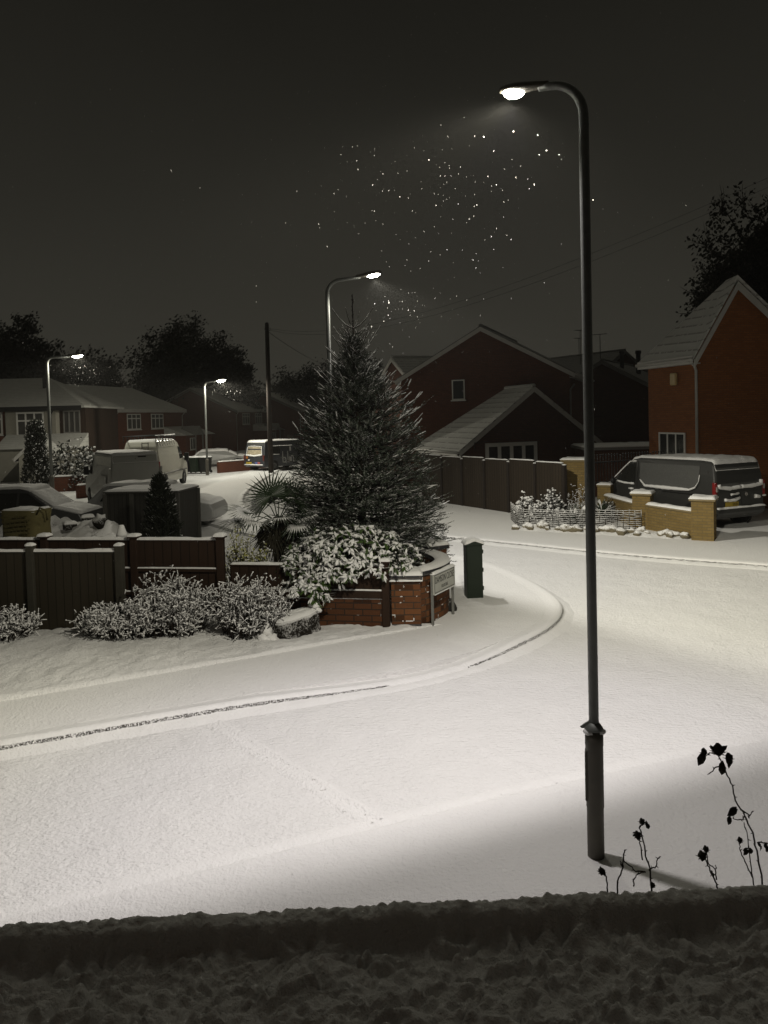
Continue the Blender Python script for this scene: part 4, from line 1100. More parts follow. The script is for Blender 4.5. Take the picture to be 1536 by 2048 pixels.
def van(name, label, loc, heading, L, W_, prof, bodym, wheels, snow_z, group=None, wheel_r=.33, tumble=.10, cat='van', waist=1.1):
    """local frame: +x towards the nose, +y to the vehicle's left, origin under the rear"""
    t = thing(name, label, cat, loc, heading, group)
    Ht = max(p[1] for p in prof)
    def hw(z): return W_ / 2 - (tumble * max(0, (z - waist) / max(.1, Ht - waist)) ** 1.3 if z > waist else .03 * max(0, (.6 - z)))
    n = len(prof); vs = []; fs = []
    # section profile swept across the width with softened edges
    ys = [-1, -.93, 0, .93, 1]
    for s_ in ys:
        for x, z in prof:
            k = 1 if abs(s_) < .95 else 0
            cx, cz = L * .5, Ht * .45
            xx, zz = (x, z) if k else (x + (cx - x) * .018, z + (cz - z) * .035)
            vs.append((xx, s_ * hw(z), zz))
    for j in range(len(ys) - 1):
        for i in range(n):
            i2 = (i + 1) % n; fs.append((j * n + i, j * n + i2, (j + 1) * n + i2, (j + 1) * n + i))
    fs.append(tuple(range(n - 1, -1, -1))); fs.append(tuple((len(ys) - 1) * n + i for i in range(n)))
    mb = MB(); mb.add(vs, fs, 0); body = mb.build('body', bodym, t, bevel=.025, seg=2)
    for (x, side) in wheels:
        ys_ = hw(.3) * side
        w = MB(); T = Matrix.Translation((x, ys_, wheel_r)) @ Matrix.Rotation(R(90) * (-side), 4, 'X')
        def lat(mb, prof_, n_=24):
            o = len(mb.v)
            for r, z in prof_:
                for k in range(n_):
                    a = 6.2832 * k / n_; mb.v.append(tuple(T @ Vector((r * math.cos(a), r * math.sin(a), z))))
            for i in range(len(prof_) - 1):
                for k in range(n_): mb.f.append((o + i * n_ + k, o + i * n_ + (k + 1) % n_, o + (i + 1) * n_ + (k + 1) % n_, o + (i + 1) * n_ + k)); mb.m.append(0); mb.sm.append(True)
        lat(w, [(wheel_r * .62, -.2), (wheel_r * .97, -.2), (wheel_r, -.15), (wheel_r, .0), (wheel_r * .95, .03), (wheel_r * .64, .035), (wheel_r * .6, .01)])
        wo = w.build('wheel', TYRE, t); r_ = MB(); lat(r_, [(.001, .02), (wheel_r * .22, .025), (wheel_r * .3, .0), (wheel_r * .58, .015), (wheel_r * .63, .03)]); r_.build('rim', RIM, wo)
        a = MB(); lat(a, [(wheel_r * 1.20, -.05), (wheel_r * 1.20, .012), (wheel_r * 1.0, .012)]); a.build('wheel_arch', BLACK, t)
    return t, body, hw
def side_panel(parent, name, pts, hw, side, mat, off=.004, th=.0):
    mb = MB(); vs = [Vector((x, side * (hw(z) + off), z)) for x, z in pts]
    if side < 0: vs = vs[::-1]
    mb.add(vs, [tuple(range(len(vs)))]); return mb.build(name, mat, parent)
def side_strip(parent, name, pts, hw, side, mat, r, off=.01, rough=.4):
    mb = MB(); q = []
    for a, b in zip(pts, pts[1:]):
        n = max(2, int(math.dist(a, b) / .08))
        for k in range(n): q.append((a[0] + (b[0] - a[0]) * k / n, a[1] + (b[1] - a[1]) * k / n))
    q.append(pts[-1])
    mb.tube([Vector((x, side * (hw(z) + off), z)) for x, z in q], [max(.008, (r(k / len(q)) if callable(r) else r) * (1 + rough * noise.noise(Vector((k * .7, 1, 0))))) for k in range(len(q))], 7)
    return mb.build(name, mat, parent)
def rear_x(prof, z):
    pts = [p for p in prof if p[0] < 1.0]
    pts = sorted(pts, key=lambda p: p[1]); best = pts[0][0]
    for a, b in zip(pts, pts[1:]):
        if a[1] <= z <= b[1] and b[1] > a[1]: return a[0] + (b[0] - a[0]) * (z - a[1]) / (b[1] - a[1])
    return best
def rear_panel(parent, name, pts, prof, mat, off=.006):
    mb = MB(); vs = [Vector((rear_x(prof, z) - off, y, z)) for y, z in pts]; mb.add(vs, [tuple(range(len(vs)))]); return mb.build(name, mat, parent)
def rear_strip(parent, name, pts, prof, mat, r, off=.015, rough=.4):
    mb = MB(); q = []
    for a, b in zip(pts, pts[1:]):
        n = max(2, int(math.dist(a, b) / .06))
        for k in range(n): q.append((a[0] + (b[0] - a[0]) * k / n, a[1] + (b[1] - a[1]) * k / n))
    q.append(pts[-1])
    mb.tube([Vector((rear_x(prof, z) - off, y, z)) for y, z in q], [max(.008, (r(k / len(q)) if callable(r) else r) * (1 + rough * noise.noise(Vector((k * .6, 3, 0))))) for k in range(len(q))], 7)
    return mb.build(name, mat, parent)

# ------------------------------------------------------------------ grey van on the right drive
VP = [(.02, .42), (-.02, .50), (-.02, .62), (.04, .64), (.03, 1.05), (.07, 1.55), (.14, 1.86), (.24, 1.94), (.6, 1.965), (3.0, 1.95), (3.35, 1.88), (4.05, 1.28), (4.25, 1.15), (4.85, .98), (4.98, .82), (5.0, .42), (4.9, .28), (.2, .30)]
ang = math.atan2(.91, -.41)
t, body, hw = van('parked_van', 'dark grey panel van parked on the right drive, snow on its roof and window ledges', (10.05, 21.65, .06), ang, 5.0, 1.95, VP, GREYP, [(.85, 1), (3.98, 1), (.85, -1), (3.98, -1)], 0)
side_panel(body, 'cargo_window_panel', [(.95, 1.12), (2.72, 1.12), (2.98, 1.34), (2.98, 1.80), (.62, 1.80), (.62, 1.42), (.72, 1.22)], hw, 1, FROSTW)
side_strip(t, 'snow', [(.60, 1.55), (.62, 1.36), (.74, 1.18), (.95, 1.10), (1.8, 1.095), (2.72, 1.10), (2.95, 1.28)], hw, 1, SNOW_BLOWN, lambda f: .010 + .050 * math.sin(math.pi * min(1, max(0, f * 1.15 - .12))) ** .6 if f > .1 else .012)
side_panel(body, 'door_window', [(3.18, 1.14), (4.02, 1.20), (3.9, 1.34), (3.55, 1.66), (3.40, 1.76), (3.18, 1.78)], hw, 1, CARGLASS)
side_strip(t, 'snow', [(3.2, 1.13), (3.6, 1.13), (3.95, 1.17)], hw, 1, SNOW_BLOWN, .034)
side_strip(t, 'snow', [(3.16, 1.84), (3.42, 1.82), (3.66, 1.64), (4.1, 1.27)], hw, 1, SNOW_BLOWN, .02)
for x in (3.08,): side_strip(body, 'door_gap', [(x, .5), (x, 1.85)], hw, 1, BLACK, .007, off=-.002, rough=0)
side_strip(body, 'slide_rail', [(.75, .98), (2.0, .98)], hw, 1, BLACK, .012, off=.0, rough=0)
for x in (2.82, 3.32):
    h = side_strip(body, 'door_handle', [(x - .09, .94), (x + .09, .94)], hw, 1, BLACK, .018, off=.01, rough=0)
    side_strip(h, 'snow', [(x - .10, .965), (x + .10, .965)], hw, 1, SNOW_BLOWN, .032, off=.02)
mm = MB(); mm.blob((4.02, hw(1.15) + .13, 1.18), (.06, .10, .13)); mm.build('mirror', BLACK, t)
for sd in (1, -1):
    lm = MB(); ys_ = sd * .885
    lm.box(-.012 + .03, .13, min(ys_, ys_ + sd * .095), max(ys_, ys_ + sd * .095), .92, 1.36); l_ = lm.build('tail_light', REDL, t, bevel=.02)
    c = MB(); c.box(.0, .02, min(ys_, ys_ + sd * .06), max(ys_, ys_ + sd * .06), 1.10, 1.24); c.build('reversing_lens', CLEARL, l_)
    s_ = MB(); s_.blob((.03, ys_ + sd * .06, .90), (.05, .08, .03)); s_.build('snow', SNOW_BLOWN, l_)
for (y0, y1, nm) in ((.83, .02, 'l'), (-.02, -.83, 'r')):
    rear_panel(body, 'rear_window', [(y0, 1.20), (y0, 1.76), (y1, 1.76), (y1, 1.20)] if 1 else 0, VP, FROSTW)
    rear_strip(t, 'snow', [(y0 - .0, 1.30), (y0 * .98, 1.22), ((y0 + y1) / 2, 1.17), (y1, 1.20)] if y0 > 0 else [(y0, 1.20), ((y0 + y1) / 2, 1.20), (y1 * .98, 1.24), (y1, 1.36)], VP, SNOW_BLOWN, .055, off=.02)
rear_panel(body, 'rear_door_gap', [(.008, .62), (.008, 1.88), (-.008, 1.88), (-.008, .62)], VP, BLACK, .008)
pl = rear_panel(t, 'number_plate', [(.60, .66), (.60, .79), (.08, .79), (.08, .66)], VP, PLATE, .016)
RM = Matrix.Translation((.012 - .02, .34, .725)) @ Matrix.Rotation(R(-90), 4, 'Z') @ Matrix.Rotation(R(90), 4, 'X')
text_mesh('plate_lettering', 'LN18', .10, BLACK, pl, Matrix.Translation((-.004, .24, .725)) @ Matrix.Rotation(R(-90), 4, 'Z') @ Matrix.Rotation(R(90), 4, 'X'), 'CENTER', .001, .8)
rear_strip(t, 'snow', [(.62, .86), (.42, .83), (.22, .84), (.06, .90)], VP, SNOW_BLOWN, .045, off=.02)
rear_strip(t, 'snow', [(.40, 1.0), (.22, 1.0), (.1, 1.03)], VP, SNOW_BLOWN, .035, off=.03)
hd_ = MB(); hd_.box(-.03, .03, .12, .38, .93, .985); hd_.build('door_handle', BLACK, t)
eb = MB(); eb.lathe([(.001, .0), (.055, .0), (.055, .01), (.035, .016), (.03, .01), (.001, .012)], 12); eb.v = [tuple(Matrix.Translation((.02, -.22, .98)) @ Matrix.Rotation(R(-90), 4, 'Y') @ Vector(v)) for v in eb.v]; eb.build('badge', CLEARL, t)
rear_strip(t, 'snow', [(-.55, .90), (-.75, .88)], VP, SNOW_BLOWN, .06, off=.01)
s = MB(); s.pad(-.06, .06, -.93, .93, .615, .05, res=.05, rough=.6); s.build('snow', SNOW_BLOWN, t)
def roofz(prof):
    top = [p for p in prof if p[1] > max(q[1] for q in prof) * .55]
    def z(x, y):
        for a, b in zip(prof, prof[1:]):
            if a[0] <= x <= b[0] and b[0] > a[0] and a[1] > .6: return a[1] + (b[1] - a[1]) * (x - a[0]) / (b[0] - a[0])
        return prof[0][1]
    return z
rz_ = roofz(VP)
s = MB(); s.pad(.10, 3.45, -.86, .86, 0, .065, zf=rz_, res=.07, rough=.5, cap=46); s.pad(4.08, 4.9, -.75, .75, 0, .06, zf=rz_, res=.08); s.pad(3.45, 4.05, -.72, .72, 0, .04, zf=rz_, res=.08); s.build('snow', SNOW, t)


# ------------------------------------------------------------------ white van (rear view) on the left
VT = [(.0, .40), (-.02, .5), (.0, .7), (.02, 1.2), (.05, 1.9), (.12, 2.22), (.26, 2.30), (3.6, 2.30), (3.95, 2.18), (4.55, 1.45), (4.75, 1.32), (5.4, 1.08), (5.5, .8), (5.5, .40), (5.3, .28), (.3, .32)]
ang = math.atan2(.86, -.51)
t, body, hw = van('parked_van', 'plain white panel van seen from behind, standing beyond the grey shed', (-9.85, 30.45, 0), ang, 5.5, 2.05, VT, WHITEP, [(1.0, 1), (4.6, 1), (1.0, -1), (4.6, -1)], 0, waist=1.2, tumble=.16)
rear_panel(body, 'rear_door_gap', [(.008, .6), (.008, 2.12), (-.008, 2.12), (-.008, .6)], VT, BLACK, .008)
rear_panel(body, 'high_brake_light', [(-.10, 2.14), (-.10, 2.19), (-.42, 2.19), (-.42, 2.14)], VT, BLACK, .012)
for sd in (1, -1):
    lm = MB(); y = sd * .96; lm.box(-.005, .09, min(y, y + sd * .075), max(y, y + sd * .075), .98, 1.18); lm.build('tail_light', REDL, t, bevel=.01)
    lm = MB(); lm.box(-.006, .09, min(y, y + sd * .07), max(y, y + sd * .07), 1.2, 1.75); lm.build('corner_trim', WHITEP, t, bevel=.01)
side_panel(body, 'snow_streaks', [(.1, 1.82), (2.9, 1.82), (3.6, 2.16), (.14, 2.18)], hw, 1, m_plain('wind_blown_snow', (.62, .61, .55), (.30, .30, .27), 9, .8, .2, detail=7))
side_panel(body, 'door_window', [(3.75, 1.35), (4.5, 1.4), (4.0, 2.0), (3.75, 2.05)], hw, 1, CARGLASS)
side_panel(body, 'side_recess', [(.8, 1.0), (2.2, 1.0), (2.2, 1.4), (.8, 1.4)], hw, 1, WHITEP, .003)
mm = MB(); mm.box(4.5, 4.62, hw(1.4), hw(1.4) + .22, 1.28, 1.68); m_ = mm.build('mirror', BLACK, t, bevel=.03)
s = MB(); s.pad(.06, 3.9, -.88, .88, 0, .06, zf=roofz(VT), res=.09); s.build('snow', SNOW, t)
s = MB(); s.pad(-.08, .05, -.95, .95, .52, .05, res=.07); s.build('snow', SNOW, t)

# ------------------------------------------------------------------ cream high roof van with a rack and ladder
VH = [(.0, .42), (-.02, .52), (.0, .7), (.03, 1.4), (.14, 2.3), (.22, 2.52), (.36, 2.58), (3.6, 2.55), (4.1, 2.38), (4.7, 1.55), (4.9, 1.38), (5.4, 1.15), (5.5, .85), (5.5, .42), (5.3, .28), (.3, .32)]
t, body, hw = van('parked_van', 'cream high roof van with a ladder on its rear door and a roof rack', (-12.45, 39.2, 0), R(90), 5.5, 2.0, VH, CREAMP, [(1.0, 1), (4.65, 1), (1.0, -1), (4.65, -1)], 0, waist=1.3, tumble=.22, wheel_r=.36)
side_panel(body, 'door_window', [(3.85, 1.45), (4.62, 1.5), (4.25, 2.1), (3.85, 2.15)], hw, -1, CARGLASS)
side_strip(body, 'rub_strip', [(.2, .82), (5.2, .82)], hw, -1, m_plain('grey_trim', (.12, .12, .11)), .035, off=.0, rough=0)
side_panel(body, 'snow_streaks', [(.3, 2.2), (3.4, 2.2), (3.6, 2.45), (.3, 2.48)], hw, -1, m_plain('wind_blown_snow_thin', (.50, .49, .42), (.22, .22, .19), 12, .8, .2, detail=7))
mm = MB(); mm.box(4.75, 4.9, -hw(1.4) - .25, -hw(1.4), 1.3, 1.75); mm.build('mirror', BLACK, t, bevel=.03)
rk = MB()
for y in (-.82, .82): rk.tube([(-.1, y, 2.82), (3.6, y, 2.80)], .025, 6)
for x in (0, .6, 1.2, 1.8, 2.4, 3.0, 3.5):
    rk.tube([(x, -.82, 2.82), (x, .82, 2.82)], .022, 6)
    for y in (-.82, .82): rk.tube([(x, y, 2.5), (x, y, 2.82)], .02, 5)
for x in (.3, .75, 1.2, 1.65, 2.1, 2.55, 3.0): rk.tube([(x, -.80, 2.82), (x, -.96, 2.28)], .012, 5)
rko = rk.build('roof_rack', DARK, t)
ld = MB()
for y in (-.10, -.42): ld.tube([(-.07, y, 1.6), (.02, y, 2.5)], .028, 6)
for k in range(5): ld.tube([(-.055 + .02 * k, -.10, 1.7 + .19 * k), (-.055 + .02 * k, -.42, 1.7 + .19 * k)], .024, 6)
ld.build('rear_ladder', m_plain('ladder_grey', (.13, .12, .10)), t)
for sd in (1, -1):
    lm = MB(); y = sd * .92; lm.box(-.02, .05, min(y, y + sd * .07), max(y, y + sd * .07), 1.1, 1.5); lm.build('tail_light', REDL, t)
rear_panel(body, 'rear_door_gap', [(.01, .6), (.01, 2.4), (-.01, 2.4), (-.01, .6)], VH, BLACK, .006)
s = MB(); s.pad(.2, 4.0, -.74, .74, 0, .05, zf=roofz(VH), res=.1); s.pad(4.9, 5.4, -.8, .8, 0, .04, zf=roofz(VH), res=.1); s.build('snow', SNOW, t)
s = MB(); s.pad(-.1, 3.6, -.84, -.80, 2.84, .03); s.build('snow', SNOW, rko)

# ------------------------------------------------------------------ dark van down the road
VD = [(.0, .36), (-.04, .45), (-.02, .62), (.02, .9), (.10, 1.5), (.20, 1.92), (.34, 2.02), (3.3, 2.0), (3.6, 1.92), (4.2, 1.2), (4.4, 1.08), (4.9, .9), (4.95, .7), (4.95, .4), (4.8, .26), (.2, .28)]
ang = math.atan2(.79, .62)
t, body, hw = van('parked_van', 'dark van far down the road with bright rear window and pale side lettering', (-8.75, 51.5, .05), ang, 4.95, 2.0, VD, NAVYP, [(.9, 1), (3.95, 1), (.9, -1), (3.95, -1)], 0, waist=1.0, tumble=.12)
WARM = m_plain('lit_rear_window', (.55, .48, .34), (.13, .115, .085), 6, .5, .3, detail=6)
rw = rear_panel(body, 'rear_window', [(.72, 1.12), (.64, 1.66), (-.64, 1.66), (-.72, 1.12)], VD, WARM, .010)
rear_strip(rw, 'snow', [(.78, 1.10), (.0, 1.04), (-.78, 1.12)], VD, SNOW_BLOWN, .06, off=.02); rear_strip(rw, 'snow', [(.76, 1.12), (.68, 1.62)], VD, SNOW_BLOWN, .02, off=.02)
rear_strip(rw, 'snow', [(-.77, 1.1), (-.70, 1.4), (-.66, 1.66), (0, 1.70), (.66, 1.68)], VD, SNOW_BLOWN, .022, off=.02)
g_ = rear_panel(body, 'frosted_tailgate_top', [(.82, 1.72), (.78, 1.90), (-.78, 1.90), (-.82, 1.72)], VD, FROSTG, .008)
pl = rear_panel(t, 'number_plate', [(.70, .50), (.70, .64), (.15, .64), (.15, .50)], VD, PLATE, .045)
for y, c in ((-.30, m_plain('blue_sticker', (.10, .14, .34))), (-.55, m_plain('pink_sticker', (.40, .12, .12)))):
    rear_panel(t, 'sticker', [(y + .12, .50), (y + .12, .64), (y - .12, .64), (y - .12, .50)], VD, c, .046)
for sd in (1, -1):
    lm = MB(); y = sd * .90; lm.box(-.03, .10, min(y, y + sd * .08), max(y, y + sd * .08), .72, 1.08); lm.build('tail_light', m_plain('dull_red_light', (.16, .03, .02)), t, bevel=.01)
rear_panel(t, 'roundel', [(.80, .86), (.80, 1.02), (.58, 1.02), (.58, .86)], VD, ORANGE, .02)
s = MB(); s.pad(-.10, .04, -.92, .92, .44, .07, res=.07); s.build('snow', SNOW_BLOWN, t)
s = MB(); s.blob((.0, .50, .76), (.05, .10, .05)); s.build('snow', SNOW_BLOWN, t)
s = MB(); s.pad(.22, 3.6, -.88, .88, 0, .07, zf=roofz(VD), res=.1); s.build('snow', SNOW, t)
wh = m_plain('pale_vinyl', (.34, .34, .33), (.26, .26, .25), 9, .5)
side_panel(body, 'side_window', [(.75, 1.15), (1.5, 1.12), (1.5, 1.66), (.6, 1.66)], hw, -1, CARGLASS)
side_strip(t, 'snow', [(.55, 1.62), (.62, 1.25), (.8, 1.12), (1.4, 1.10)], hw, -1, SNOW_BLOWN, .025)
side_strip(t, 'snow', [(.5, 1.68), (2.7, 1.66)], hw, -1, SNOW_BLOWN, .02)
lt = MB()
def stroke(pts, w=.07):
    for a, b in zip(pts, pts[1:]):
        va = Vector((a[0], -(hw(a[1]) + .012), a[1])); vb = Vector((b[0], -(hw(b[1]) + .012), b[1]))
        d = (vb - va); n = Vector((d.z, 0, -d.x)).normalized() * w / 2
        lt.add([va - n, va + n, vb + n, vb - n], [(0, 1, 2, 3)])
stroke([(1.72, 1.28), (1.72, .52)]); stroke([(1.72, .56), (1.95, .52), (2.02, .68), (1.95, .85), (1.75, .86)]); stroke([(2.20, 1.28), (2.20, .50)]); stroke([(2.32, .90), (2.32, .5)])
stroke([(2.48, 1.58), (2.48, .52)], .16); stroke([(2.50, .95), (2.72, .92), (2.74, .52)], .09)
lt.build('side_lettering', wh, t, uv=False)

# ------------------------------------------------------------------ cars
def car(label, loc, heading, paintm, prof, L, W_=1.78, wheels=(.75, 3.4), snowt=.06, side_win=True, snow_rng=((.02, 4.2),), group='snowed over cars', wins=()):
    t, body, hw = van('parked_car', label, loc, heading, L, W_, prof, paintm, [(w, s_) for w in wheels for s_ in (1, -1)], 0, group, .31, .20, 'car', .9)
    for pts in wins:
        for sd in (1, -1): side_panel(body, 'side_window', pts, hw, sd, CARGLASS, .006)
    z = roofz(prof); s = MB()
    for a, b, w in snow_rng: s.pad(a, b, -w, w, 0, snowt, zf=z, res=.08, cap=44)
    s.build('snow', SNOW, t)
    return t, body, hw
CE = [(.0, .32), (-.05, .5), (.0, .82), (.12, .95), (.55, 1.38), (.75, 1.44), (2.4, 1.45), (2.65, 1.40), (3.35, .98), (3.5, .94), (4.25, .78), (4.35, .6), (4.35, .35), (4.2, .22), (.2, .24)]
WINS = ([(.55, .95), (1.35, .92), (1.35, 1.34), (.78, 1.34)], [(1.42, .92), (2.35, .92), (2.35, 1.34), (1.42, 1.34)], [(2.42, .92), (3.25, .95), (2.66, 1.33), (2.42, 1.34)])
CS = [(x, z * 1.14) for x, z in CE]
WINS2 = [[(x, z * 1.14) for x, z in w] for w in WINS]
car('long dark car with black side windows under snow, nearest the fence at the left edge', (-13.15, 23.4, .0), R(-2), CARP, CS, 4.35, snow_rng=((.5, 2.7, .68), (3.4, 4.25, .78), (2.7, 3.38, .64)), wins=WINS2)
car('snow covered car behind the long dark car, only roof and windscreen showing at left', (-18.75, 35.2, 0), R(-62), SILVP, CE, 4.35, snow_rng=((.5, 2.7, .68), (2.7, 3.4, .64), (3.4, 4.25, .78)), wins=WINS, snowt=.08)
car('snow covered car just right of the grey shed with its nose towards the road', (-9.9, 26.2, .0), R(-4), SILVP, CE, 4.35, snow_rng=((.5, 2.7, .68), (2.7, 3.4, .64), (3.4, 4.25, .78), (.06, .5, .6)), wins=WINS, snowt=.09)
car('car buried under smooth snow behind the low brick wall by the wheelie bins', (-14.8, 59.5, 0), R(10), SILVP, [(x, z * .82) for x, z in CE], 4.35, W_=1.85, snow_rng=((.05, .55, .7), (.5, 2.7, .72), (2.7, 3.4, .70), (3.4, 4.3, .8)), wins=(), snowt=.16)
# ================================================================== houses
random.seed(81)
HB_R = m_brick('house_brick_orange', (.28, .100, .031), (.22, .074, .023), (.13, .075, .04), .225, .075, msize=.008, bumpk=.3)
HB_D = m_brick('house_brick_dark', (.17, .058, .032), (.13, .044, .025), (.08, .06, .048), .225, .075, msize=.008, bumpk=.3)
HB_X = m_brick('house_brick_brown', (.095, .038, .022), (.074, .029, .017), (.045, .034, .026), .225, .075, msize=.008, bumpk=.3)
ROOF1 = m_roof('roof_snow_tiles', (.48, .48, .455), .36, 1.0, .55)
ROOF2 = m_roof('roof_snow_thin', (.50, .50, .47), .30, .5, .25)
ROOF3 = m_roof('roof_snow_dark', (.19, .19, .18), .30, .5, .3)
TRIM = m_plain('white_fascia', (.48, .47, .44), (.36, .35, .33), 4, .5, .3)
TRIMD = m_plain('dull_fascia', (.22, .215, .20), (.15, .145, .135), 4, .5, .3)
RENDER = m_plain('cream_render', (.28, .27, .23), (.22, .21, .18), 6, .9, .2)
TIMBER = m_boards('dark_timber_cladding', (.05, .032, .022), (.035, .022, .016), .15)
PIPE = m_plain('pale_downpipe', (.36, .35, .32), (.28, .27, .25), 5, .5, .3)

def win(parent, name, o, u, w, h, cols=3, top=.0, frame=WHITE, glass=GLASS, fw=.055, sill=True):
    """o = lower left corner on the wall face, u = unit vector along the wall as seen from outside (left to right); outward = u x z"""
    o = Vector(o); u = Vector(u).normalized(); n = u.cross(Vector((0, 0, 1))); M_ = Matrix((( u.x, n.x, 0, o.x), (u.y, n.y, 0, o.y), (0, 0, 1, o.z), (0, 0, 0, 1)))
    f = MB()
    f.box(0, w, 0, .05, 0, fw, 0, M_); f.box(0, w, 0, .05, h - fw, h, 0, M_)
    for i in range(cols + 1):
        x = (w - fw) * i / cols; f.box(x, x + fw, .001, .049, fw, h - fw, 0, M_)
    if top: f.box(fw, w - fw, .002, .048, h * (1 - top) - fw / 2, h * (1 - top) + fw / 2, 0, M_)
    fo = f.build(name, frame, parent)
    g = MB(); g.box(fw * .5, w - fw * .5, .006, .020, fw * .5, h - fw * .5, 0, M_); g.build('pane', glass, fo)
    if sill:
        s = MB(); s.box(-.05, w + .05, 0, .10, -.06, -.002, 0, M_); so = s.build('sill', frame, fo)
    return fo

def gable_house(label, loc, rz, w, l, eave, apex, brick, roofm, trim=TRIM, over=.30, name='brick_house', group=None, front_over=.12, walls=None, rt=.10, apx=.5):
    """gable wall is x 0..w on y=0 facing -y; the ridge runs along +y for l"""
    t = thing(name, label, 'house', loc, rz, group)
    ax = w * apx
    b = MB(); prof = [(0, 0), (w, 0), (w, eave), (ax, apex), (0, eave)]
    b.prism(prof, Vector((0, l, 0)), (0, 0, 0)); b.build('wall', brick, t)
    r = MB()
    for s_ in (-1, 1):
        ex = -over if s_ < 0 else w + over; run_ = ax if s_ < 0 else w - ax; sl = (apex - eave) / run_
        ez = eave - sl * over
        vs = []
        for y in (-front_over, l + front_over):
            vs += [(ex, y, ez + .02), (ax, y, apex + .02), (ax, y, apex + .02 + rt), (ex, y, ez + .02 + rt)]
        r.add(vs, [(0, 1, 2, 3), (7, 6, 5, 4), (3, 2, 6, 7), (0, 4, 5, 1), (0, 3, 7, 4)])
    ro = r.build('roof', roofm, t)
    for s_ in (-1, 1):   # barge boards and gutters
        ex = -over if s_ < 0 else w + over; run_ = ax if s_ < 0 else w - ax; sl = (apex - eave) / run_; ez = eave - sl * over
        m_ = MB(); y0 = -front_over - .03
        m_.add([(ex, y0, ez - .14), (ax, y0, apex - .14), (ax, y0, apex + .06), (ex, y0, ez + .06), (ex, y0 + .028, ez - .14), (ax, y0 + .028, apex - .14), (ax, y0 + .028, apex + .06), (ex, y0 + .028, ez + .06)],
               [(0, 1, 2, 3), (7, 6, 5, 4), (0, 4, 5, 1), (3, 2, 6, 7), (0, 3, 7, 4), (1, 5, 6, 2)])
        m_.build('barge_board', trim, t)
        g = MB(); g.tube([(ex + s_ * .05, -front_over, ez + .03), (ex + s_ * .05, l + front_over, ez + .03)], .055, 8); g.build('gutter', trim, t)
        f = MB(); f.box(min(ex, ex - s_ * over), max(ex, ex - s_ * over), 0, l, ez - .12, ez - .10); f.box(min(ex - s_ * .0, ex - s_ * .02), max(ex, ex - s_ * .02), 0, l, ez - .10, ez + .02); f.build('soffit', trim, t)
    rd = MB(); rd.tube([(ax, -front_over, apex + .02 + rt), (ax, l + front_over, apex + .02 + rt)], .09, 8); rd.build('ridge_tiles', roofm, ro)
    return t
def pipe(parent, pts, mat=PIPE, r=.04):
    m_ = MB(); m_.tube(pts, r, 8); return m_.build('downpipe', mat, parent)

# ------------------------------------------------------------------ steep gabled house at the right edge (asymmetrical roof, hipped at the back)
t = thing('brick_house', 'red orange brick house with a steep white edged gable at the right edge', 'house', (10.2, 25.0, 0), math.atan2(.25, .97))
b = MB(); e1 = 5.28; ax = 1.42; apx_ = 7.55; wR = 7.0; eR = apx_ - (wR - ax) * .80
dp = 2.7
b.add([(0, 0, 0), (wR, 0, 0), (wR, 0, eR), (ax, 0, apx_), (0, 0, e1), (0, dp, 0), (wR, dp, 0), (wR, dp, eR), (ax + .1, dp, apx_ - .9), (0, dp, e1)],
      [(0, 1, 2, 3, 4), (9, 8, 7, 6, 5), (0, 4, 9, 5), (1, 6, 7, 2)])
b.build('wall', HB_R, t)
r = MB(); ov = .28; sl = (apx_ - e1) / ax; y0 = -.22
r.add([(-ov, y0, e1 - sl * ov * .6 + .05), (ax, y0, apx_ + .12), (-ov, dp + .25, e1 - sl * ov * .6 + .05), (ax + .30, dp * .26, apx_ + .12), (wR, y0, eR + .10), (wR, dp + .25, eR + .1),
       (-ov, y0, e1 - sl * ov * .6 + .16), (ax, y0, apx_ + .25), (-ov, dp + .25, e1 - sl * ov * .6 + .16), (ax + .30, dp * .26, apx_ + .25), (wR, y0, eR + .22), (wR, dp + .25, eR + .22)],
      [(6, 7, 9, 8), (7, 10, 11, 9), (8, 9, 11), (0, 2, 3, 1), (1, 3, 5, 4), (0, 1, 7, 6), (1, 4, 10, 7), (0, 6, 8, 2), (2, 8, 11, 5)])
r.build('roof', ROOF1, t)
def barge(pa, pb, wd=.20, y=-.25, mat=TRIM):
    m_ = MB(); a = Vector((pa[0], y, pa[1])); c = Vector((pb[0], y, pb[1])); z = Vector((0, 0, wd)); k = Vector((0, .03, 0))
    m_.add([a, c, c + z, a + z, a + k, c + k, c + z + k, a + z + k], [(0, 1, 2, 3), (7, 6, 5, 4), (0, 4, 5, 1), (3, 2, 6, 7), (0, 3, 7, 4), (1, 5, 6, 2)]); return m_.build('barge_board', mat, t)
barge((-ov + .02, e1 - sl * ov * .6 - .22), (ax, apx_ - .22), .26); barge((ax + .001, apx_ - .22), (wR, eR - .22), .26)
g = MB(); g.tube([(-ov - .04, y0, e1 - .20), (-ov - .04, dp + .25, e1 - .20)], .055, 8); g.build('gutter', TRIM, t)
f = MB(); f.box(-ov, -.002, -.2, dp, e1 - .34, e1 - .31); f.box(-ov - .02, -ov, -.2, dp + .2, e1 - .34, e1 - .08); f.build('soffit', TRIM, t)
pipe(t, [(-ov - .02, -.05, e1 - .25), (-.12, -.05, e1 - .40), (-.06, -.05, e1 - .55), (-.06, -.05, 0)], r=.045)
U = Vector((0, -1, 0))
win(t, 'window', (-.001, 2.05, 1.70), U, 1.45, 1.0, 3)
a = MB(); a.box(-.11, -.001, .98, 1.30, 4.30, 4.72); a.build('alarm_box', m_plain('cream_alarm_box', (.48, .36, .16), (.38, .28, .13), 9, .5), t, bevel=.04)

